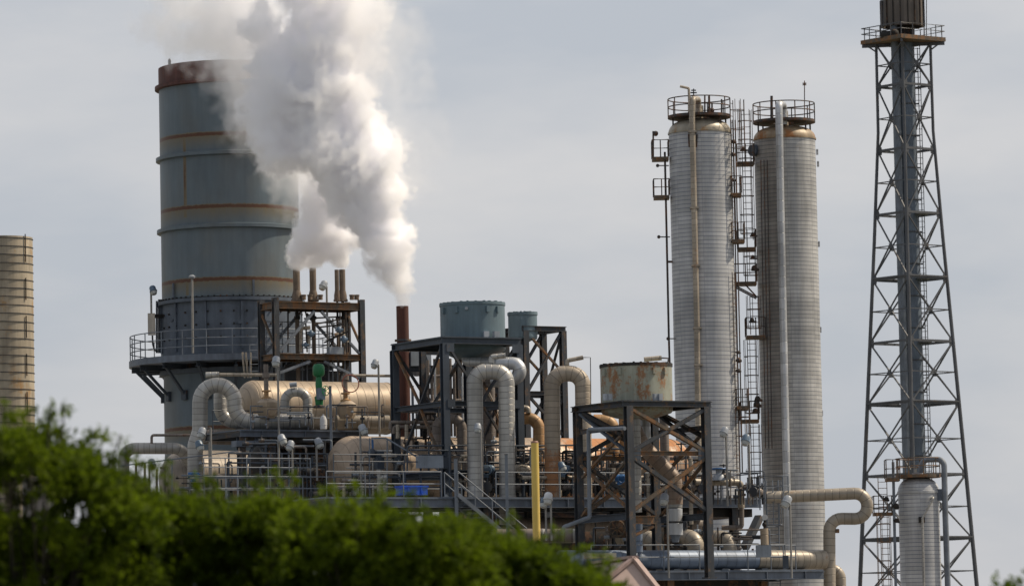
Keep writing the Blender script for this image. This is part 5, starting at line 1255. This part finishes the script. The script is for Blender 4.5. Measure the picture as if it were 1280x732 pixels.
def tree(label, x0, x1, Y, extra, n_cl, mat, seed, nl=170, nm='tree'):
    rnd = np.random.default_rng(seed)
    cx = (x0 + x1) / 2; base = P(cx, 760, Y); base.z = 0
    t = thing(nm, label, 'tree', base, 'trees in front of the plant')
    cl = []
    tries = 0
    while len(cl) < n_cl and tries < 20000:
        tries += 1
        px = rnd.uniform(x0 - 10, x1 + 10); r = rnd.uniform(14, 36); top = outline(px)
        e = min(1, max(0, (px - x0 + 40) / 90), max(0, (x1 + 40 - px) / 90))
        if rnd.random() > .25 + .75 * e: continue
        py = top + r * .62 - (rnd.random() < .22) * rnd.uniform(4, 16) + abs(rnd.normal(0, 1)) * 14 if rnd.random() < .45 else rnd.uniform(top + r * .8, max(830, top + 60)) if rnd.random() < .6 else rnd.uniform(max(top + 30, 640), max(top + 60, 800))
        cl.append((px, py, Y + rnd.uniform(-1.3, 1.3), r))
    for gx_ in range(int(x0), int(x1), 26):
        for gy_ in (668, 700, 732, 764):
            if gy_ > outline(gx_) + 26: cl.append((gx_ + rnd.uniform(-10, 10), gy_ + rnd.uniform(-10, 10), Y + rnd.uniform(.2, 1.2), 30))
    # gaps between the clumps: each clump is a spray of leafy shoots
    cl2 = [(px, py, Y + rnd.uniform(-.6, .6), r) for px, py, r in extra]
    V_ = []; N_ = 0
    tr = MB(); hub = Vector((base.x, base.y, P(cx, 800, Y).z * .72))
    tr.tube([base, base.lerp(hub, .5) + Vector((.05, .03, 0)), hub], [.13, .10, .08], seg=9)
    for ci, (px, py, yy, r) in enumerate(cl + cl2):
        c = np.array(P(px, py, yy)); R = m(r, yy)
        if ci % 9 == 0 or ci >= len(cl):
            mid = hub.lerp(Vector(c), .55) + Vector(rnd.normal(0, .05, 3)); mid.z -= .1
            tr.tube([hub, mid, Vector(c), Vector(c) + UP * R * .7], [.022, .016, .010, .005], seg=5)
        n = int(nl * (r / 28) ** 2 * rnd.uniform(.75, 1.25))
        # shoots: leaves follow a handful of twigs that stick out of the clump
        ns = max(5, int(n / 16)); dirs = rnd.normal(0, 1, (ns, 3)); dirs[:, 2] += .55; dirs /= np.linalg.norm(dirs, axis=1)[:, None]
        k = rnd.integers(0, ns, n); tt = rnd.uniform(.15, 1.0, n) ** .7
        ln = R * rnd.uniform(.65, 1.25, ns)
        pos = c + dirs[k] * (tt * ln[k])[:, None] + rnd.normal(0, .028, (n, 3))
        a = dirs[k] * .5 + rnd.normal(0, .6, (n, 3)); a /= np.linalg.norm(a, axis=1)[:, None]
        b = np.cross(a, rnd.normal(0, 1, (n, 3)) + np.array([0, 0, 1.0])); b /= np.linalg.norm(b, axis=1)[:, None] + 1e-9
        nn = np.cross(a, b)
        L = rnd.uniform(.05, .092, n)[:, None]; W = L * rnd.uniform(.22, .34, n)[:, None]
        V_.append(np.stack([pos, pos + a * L * .45 + b * W - nn * L * .07, pos + a * L - nn * L * .16, pos + a * L * .45 - b * W - nn * L * .07, pos + a * L * .45], 1).reshape(-1, 3)); N_ += n
    off = np.array(base); vv = np.concatenate(V_) - off
    q = np.arange(N_) * 5
    tris = np.stack([q, q + 1, q + 4, q + 1, q + 2, q + 4, q + 2, q + 3, q + 4, q + 3, q, q + 4], 1).reshape(-1)
    me = bpy.data.meshes.new('crown'); me.vertices.add(len(vv)); me.vertices.foreach_set('co', vv.astype(np.float32).ravel())
    me.loops.add(len(tris)); me.loops.foreach_set('vertex_index', tris.astype(np.int32))
    nf = len(tris) // 3; me.polygons.add(nf); me.polygons.foreach_set('loop_start', np.arange(nf, dtype=np.int32) * 3)
    me.update(calc_edges=True); me.validate(); me.materials.append(mat)
    o = bpy.data.objects.new('crown', me); COL.objects.link(o); o.parent = t; WL[o.name] = base
    obj('trunk', tr, M_bark, t)
    return t
ML1 = leaf_mat('leaf_green', (.010, .024, .003), (.135, .180, .008))
ML2 = leaf_mat('leaf_green_dark', (.009, .021, .003), (.108, .152, .006))
EX_A = [(62, 524, 14), (80, 516, 11), (52, 540, 16), (112, 556, 20), (128, 550, 12), (98, 572, 20), (20, 530, 16), (36, 522, 12), (4, 520, 18), (150, 546, 6), (160, 570, 12), (176, 584, 14), (128, 575, 20), (70, 552, 22), (32, 556, 22), (190, 592, 14), (205, 583, 6), (88, 590, 18), (118, 596, 18), (14, 560, 22)]
tree('tall leafy tree at the far left whose sparse top twigs reach up to the chimney', -100, 190, 50.0, EX_A, 330, ML1, 3)
tree('dark green tree in front of the ribbed drum, second from the left', 140, 400, 51.5, [(332, 606, 14), (345, 598, 10), (368, 604, 12), (310, 612, 14), (205, 598, 14), (236, 606, 14), (266, 612, 14)], 330, ML2, 5)
tree('dark green tree below the near end of the long drum, with the flattest top', 360, 610, 49.5, [(410, 618, 14), (440, 616, 14), (480, 620, 14), (520, 622, 14)], 330, ML1, 8)
tree('tree whose crown slopes down past the yellow post to the pink roof', 560, 785, 51.0, [(735, 690, 13), (752, 700, 12), (766, 700, 6), (760, 715, 14), (700, 668, 14), (640, 654, 12)], 290, ML2, 11)
OX, OY = [1210, 1236, 1250, 1268, 1300, 1400], [760, 728, 732, 729, 726, 720]
tree('tree at the lower right corner with only its leafy top tips in view', 1225, 1400, 50.5, [(1241, 724, 7), (1262, 728, 6), (1274, 727, 7)], 40, ML1, 14)

# ================================================================ STEAM
def vnoise(p, seed):
    rs = np.random.default_rng(seed); T = rs.random((32, 32, 32), dtype=np.float32)
    i = np.floor(p).astype(int); f = (p - i).astype(np.float32); f = f * f * (3 - 2 * f); i &= 31; j = (i + 1) & 31
    x0, y0, z0 = i.T; x1, y1, z1 = j.T; fx, fy, fz = f.T
    L = lambda a, b, t: a + (b - a) * t
    return L(L(L(T[x0, y0, z0], T[x1, y0, z0], fx), L(T[x0, y1, z0], T[x1, y1, z0], fx), fy), L(L(T[x0, y0, z1], T[x1, y0, z1], fx), L(T[x0, y1, z1], T[x1, y1, z1], fx), fy), fz)
def fbm(p, seed, oct=4, billow=False):
    s = 0; a = .5; tot = 0
    for k in range(oct):
        n = vnoise(p * (2.03 ** k) + k * 7.3, seed + k)
        if billow: n = 1 - np.abs(2 * n - 1)
        s = s + a * n; tot += a; a *= .6
    return s / tot
def steam(name, label, blobs, step, amp, freq, dens, seed, cell=.5, soft=.11):
    """blobs: (px, py, Y, radius in px, weight). The hull is a closed mesh round the blobs; loose vertices inside carry the density."""
    B = [(np.array(P(x, y, Y)), m(r, Y), w) for x, y, Y, r, w in blobs]
    lo = np.min([b[0] - b[1] * 1.7 for b in B], 0); hi = np.max([b[0] + b[1] * 1.7 for b in B], 0)
    def field(p):
        f = np.full(len(p), -9.0, np.float32); wt = np.zeros(len(p), np.float32); ws = np.zeros(len(p), np.float32)
        for c, r, w in B:
            v = 1 - np.linalg.norm(p - c, axis=1) / r
            e = np.exp(np.clip(v * 9, -40, 20)); wt += e * w; ws += e; f = np.maximum(f, v)
        return f + .0, wt / (ws + 1e-12), 
    gx = [np.arange(lo[k], hi[k], step) for k in range(3)]
    pts = []; wts = []
    smp = np.random.default_rng(1).uniform(-40, 40, (20000, 3)); zs = []
    for sd, o_, b_ in ((seed, 3, True), (seed + 40, 2, False), (seed + 70, 3, True)):
        v_ = fbm(smp, sd, o_, b_); zs.append(lambda v, a=float(v_.mean()), c=float(v_.std()): (v - a) / c)
    rs = np.random.default_rng(seed)
    for zz in gx[2]:
        g = np.stack(np.meshgrid(gx[0], gx[1], [zz], indexing='ij'), -1).reshape(-1, 3)
        g = g + rs.uniform(-.35, .35, g.shape) * step
        f, w = field(g)
        k = f > -.75; g, f, w = g[k], f[k], w[k]
        if not len(g): continue
        g0 = g; g = g + .6 * np.stack([fbm(g * .9, seed + 90 + k_, 2) - .5 for k_ in range(3)], 1)
        n = zs[0](fbm(g * freq, seed, 3, True)); n2 = zs[1](fbm(g * freq * .45, seed + 40, 2)); n3 = zs[2](fbm(g * freq * 3.1, seed + 70, 3, True))
        f = f + amp * (.17 * n + .11 * n2 + .13 * n3)
        d = np.clip((f - .0) / soft, 0, 1); d = d * d * (3 - 2 * d) * w
        k = d > .012
        pts.append(g0[k]); wts.append(d[k])
    pts = np.concatenate(pts); wts = np.concatenate(wts)
    # hull: cells that hold steam (grown by one), their outer faces, smoothed
    ij = np.floor((pts - lo) / cell).astype(int) + 3; dim = np.floor((hi - lo) / cell).astype(int) + 7
    occ = np.zeros(dim, bool); occ[tuple(ij.T)] = True
    g = occ.copy()
    for ax in range(3):
        h = g.copy()
        for s_ in (-1, 1): h |= np.roll(g, s_, ax)
        g = h
    hull_v = {}; faces = []
    dirs = [((1, 0, 0), ((1, 0, 0), (1, 1, 0), (1, 1, 1), (1, 0, 1))), ((-1, 0, 0), ((0, 0, 0), (0, 0, 1), (0, 1, 1), (0, 1, 0))),
            ((0, 1, 0), ((0, 1, 0), (0, 1, 1), (1, 1, 1), (1, 1, 0))), ((0, -1, 0), ((0, 0, 0), (1, 0, 0), (1, 0, 1), (0, 0, 1))),
            ((0, 0, 1), ((0, 0, 1), (1, 0, 1), (1, 1, 1), (0, 1, 1))), ((0, 0, -1), ((0, 0, 0), (0, 1, 0), (1, 1, 0), (1, 0, 0)))]
    for c in np.argwhere(g):
        for d, q in dirs:
            nb = tuple(c + np.array(d))
            if not g[nb]: faces.append([hull_v.setdefault(tuple(int(v) for v in c + np.array(o_)), len(hull_v)) for o_ in q])
    hv = np.array([k for k in hull_v], float)
    adj = [set() for _ in hv]
    for f in faces:
        for a, b in zip(f, f[1:] + f[:1]): adj[a].add(b); adj[b].add(a)
    adj = [list(a) for a in adj]
    for it in range(4):
        hv = np.array([hv[i] * .4 + hv[a].mean(0) * .6 for i, a in enumerate(adj)])
    hv = lo + (hv - 3) * cell
    base = Vector(min(hv, key=lambda v: v[2]))
    nh = len(hv)
    me = bpy.data.meshes.new(name); me.from_pydata([Vector(v) - base for v in hv] + [Vector(v) - base for v in pts], [], faces); me.update()
    o = bpy.data.objects.new(name, me); COL.objects.link(o); o.location = base
    vg = o.vertex_groups.new(name='amount'); vg.add(list(range(nh)), 0.0, 'REPLACE')
    lev = np.clip((wts * 24).round().astype(int), 1, 24)
    for l in range(1, 25):
        idx = (np.where(lev == l)[0] + nh).tolist()
        if idx: vg.add(idx, l / 24, 'REPLACE')
    tag(o, label, 'steam', kind='stuff')
    mt = NT(name + '_volume')
    pd = mt.n('ShaderNodeTexPointDensity', point_source='OBJECT', space='OBJECT', interpolation='Linear', resolution=PD_RES)
    pd.object = o; pd.radius = step * 1.25; pd.vertex_color_source = 'VERTEX_WEIGHT'; pd.vertex_attribute_name = 'amount'
    sp = mt.n('ShaderNodeSeparateColor'); mt.link(pd.outputs['Color'], sp.inputs[0])
    den = mt.math('MINIMUM', pd.outputs['Density'], 1.0)
    d = mt.math('MULTIPLY', mt.math('MULTIPLY', den, sp.outputs[0]), dens)
    pv = mt.n('ShaderNodeVolumePrincipled'); pv.inputs['Color'].default_value = (.992, .992, 1.0, 1); pv.inputs['Anisotropy'].default_value = .0
    mt.link(d, pv.inputs['Density']); mt.link(pv.outputs[0], mt.out.inputs['Volume'])
    me.materials.append(mt.m)
    print(name, 'points', len(pts), 'hull', nh)
    return o
PD_RES = 360
Y0 = 207.5
steam('steam_plume', 'big white billowing steam cloud from the rust-red pipe, drifting across the wide stack', [
    (506.5, 380, Y0, 9, 1), (506, 373, Y0, 10.5, 1), (505, 365, Y0, 13, 1), (501, 352, Y0, 17, 1), (494, 336, Y0 - .1, 23, 1), (487, 316, Y0 - .2, 29, 1), (480, 292, Y0 - .3, 33, 1), (471, 268, Y0 - .4, 37, 1), (466, 238, Y0 - .6, 42, 1),
    (440, 250, Y0 - .3, 30, .9), (458, 205, Y0 - .8, 46, 1), (425, 212, Y0 - .7, 36, 1), (445, 165, Y0 - 1, 46, 1), (415, 175, Y0 - 1.4, 46, 1), (385, 150, Y0 - 1.2, 52, 1), (345, 172, Y0 - 1.2, 40, 1), (334, 148, Y0 - 1.4, 32, 1), (370, 185, Y0 - 1.3, 28, .9), (360, 115, Y0 - 1.4, 46, 1),
    (405, 110, Y0 - 1.5, 50, 1), (440, 120, Y0 - 1.2, 32, .4), (350, 78, Y0 - 1.5, 38, .6), (395, 70, Y0 - 1.6, 52, .8), (425, 70, Y0 - 1.3, 34, .4), (372, 40, Y0 - 1.6, 46, .6), (408, 25, Y0 - 1.6, 44, .6), (335, 30, Y0 - 1.7, 40, .25), (385, -15, Y0 - 1.8, 58, .5), (440, 20, Y0 - 1.4, 36, .14), (452, 70, Y0 - 1, 30, .14)], .10, 1.05, .7, 7.0, 21, soft=.08)
steam('steam_plume', 'smaller white steam puff rising from the brown vent pipes and joining the big cloud', [
    (371, 328, 214.0, 11, .6), (391, 326, 213.5, 11, .6), (428, 328, 213.5, 12, .6), (378, 308, 213.2, 20, .9), (398, 312, 213, 18, .9), (425, 312, 213, 19, .8), (390, 290, 212.6, 28, 1), (420, 288, 212.6, 26, 1), (400, 262, 212.2, 30, .9), (408, 235, 211.6, 34, .8), (440, 300, 212.6, 18, .7)], .115, .85, .85, 7.0, 33, cell=.4, soft=.09)
steam('steam_haze', 'thin grey veil of drifting steam round the rim of the wide stack', [
    (326, 80, Y0 + .5, 42, .7), (312, 40, Y0 + .6, 50, .9), (275, 28, Y0 + .8, 46, .75), (245, 35, Y0 + 1, 40, .6), (215, 30, Y0 + 1, 34, .45), (190, 25, Y0 + 1, 26, .3), (285, -5, Y0 + .8, 46, .8), (230, 0, Y0 + 1, 40, .6), (305, 110, Y0 + .3, 34, .5), (310, 150, Y0, 30, .5), (275, 85, Y0 + .5, 26, .35),
    (470, 55, Y0, 46, .18), (482, 105, Y0, 42, .14), (494, 170, Y0, 40, .14), (503, 220, Y0, 36, .12), (530, 175, Y0, 34, .1), (440, 10, Y0, 45, .3), (385, 230, Y0 + 4, 40, .3), (362, 205, Y0 + 2, 36, .4)], .18, 1.9, .7, 1.1, 55, cell=.6, soft=.5)

# ================================================================ LIGHT AND SKY
ELEV = math.radians(50); SD = Vector((.965, .25, 0)).normalized() * math.cos(ELEV) + UP * math.sin(ELEV)
l = bpy.data.lights.new('sun', 'SUN'); l.energy = 4.4; l.angle = math.radians(1.5); l.color = (1, .87, .69)
lo_ = bpy.data.objects.new('sun', l); COL.objects.link(lo_); lo_.rotation_euler = SD.to_track_quat('Z', 'Y').to_euler(); lo_.location = (60, 100, 120)
w = bpy.data.worlds.new('World'); sc.world = w; w.use_nodes = True
nt = w.node_tree; nt.nodes.clear()
out = nt.nodes.new('ShaderNodeOutputWorld'); bg = nt.nodes.new('ShaderNodeBackground'); bg.inputs['Strength'].default_value = .10
sky = nt.nodes.new('ShaderNodeTexSky'); sky.sky_type = 'NISHITA'; sky.sun_disc = False; sky.sun_elevation = ELEV; sky.sun_rotation = math.atan2(SD.x, SD.y)
sky.dust_density = 3.0; sky.air_density = 1.0; sky.ozone_density = 1.0
tc = nt.nodes.new('ShaderNodeTexCoord'); mp = nt.nodes.new('ShaderNodeMapping'); mp.inputs['Scale'].default_value = (5, 5, 16); nt.links.new(tc.outputs['Generated'], mp.inputs[0])
ns = nt.nodes.new('ShaderNodeTexNoise'); ns.inputs['Scale'].default_value = 1.6; ns.inputs['Detail'].default_value = 6; ns.inputs['Roughness'].default_value = .52; nt.links.new(mp.outputs[0], ns.inputs['Vector'])
cr_ = nt.nodes.new('ShaderNodeValToRGB'); nt.links.new(ns.outputs['Fac'], cr_.inputs[0])
cr_.color_ramp.elements[0].position = .36; cr_.color_ramp.elements[0].color = (.520, .552, .605, 1); cr_.color_ramp.elements[1].position = .66; cr_.color_ramp.elements[1].color = (.70, .69, .695, 1)
# the cloud is bright towards the sun and dim behind the viewer
dt = nt.nodes.new('ShaderNodeVectorMath'); dt.operation = 'DOT_PRODUCT'; nt.links.new(tc.outputs['Generated'], dt.inputs[0]); dt.inputs[1].default_value = Vector((.35, .93, .12)).normalized()
mr = nt.nodes.new('ShaderNodeMapRange'); mr.interpolation_type = 'SMOOTHSTEP'; nt.links.new(dt.outputs['Value'], mr.inputs[0]); mr.inputs[1].default_value = -.35; mr.inputs[2].default_value = .82; mr.inputs[3].default_value = 0; mr.inputs[4].default_value = 1
cm = nt.nodes.new('ShaderNodeMix'); cm.data_type = 'RGBA'; nt.links.new(mr.outputs[0], cm.inputs[0]); cm.inputs[6].default_value = (.42, .45, .51, 1); nt.links.new(cr_.outputs[0], cm.inputs[7])
ml = nt.nodes.new('ShaderNodeVectorMath'); ml.operation = 'SCALE'; ml.inputs['Scale'].default_value = 10.0; nt.links.new(cm.outputs[2], ml.inputs[0])
mx = nt.nodes.new('ShaderNodeMix'); mx.data_type = 'RGBA'; mx.inputs[0].default_value = .88
nt.links.new(sky.outputs[0], mx.inputs[6]); nt.links.new(ml.outputs[0], mx.inputs[7]); nt.links.new(mx.outputs[2], bg.inputs[0]); nt.links.new(bg.outputs[0], out.inputs[0])
vs = sc.view_settings; vs.view_transform = 'Standard'; vs.look = 'None'; vs.exposure = 0.0; vs.gamma = 1.0; vs.use_curve_mapping = False
sc.render.engine = 'CYCLES'; cy = sc.cycles
cy.volume_bounces = 40; cy.max_bounces = 40; cy.diffuse_bounces = 3; cy.glossy_bounces = 2; cy.transmission_bounces = 4; cy.transparent_max_bounces = 8
cy.use_denoising = True; cy.sample_clamp_indirect = 4.0; cy.caustics_reflective = False; cy.caustics_refractive = False
cy.volume_step_rate = 1.0; cy.volume_max_steps = 256
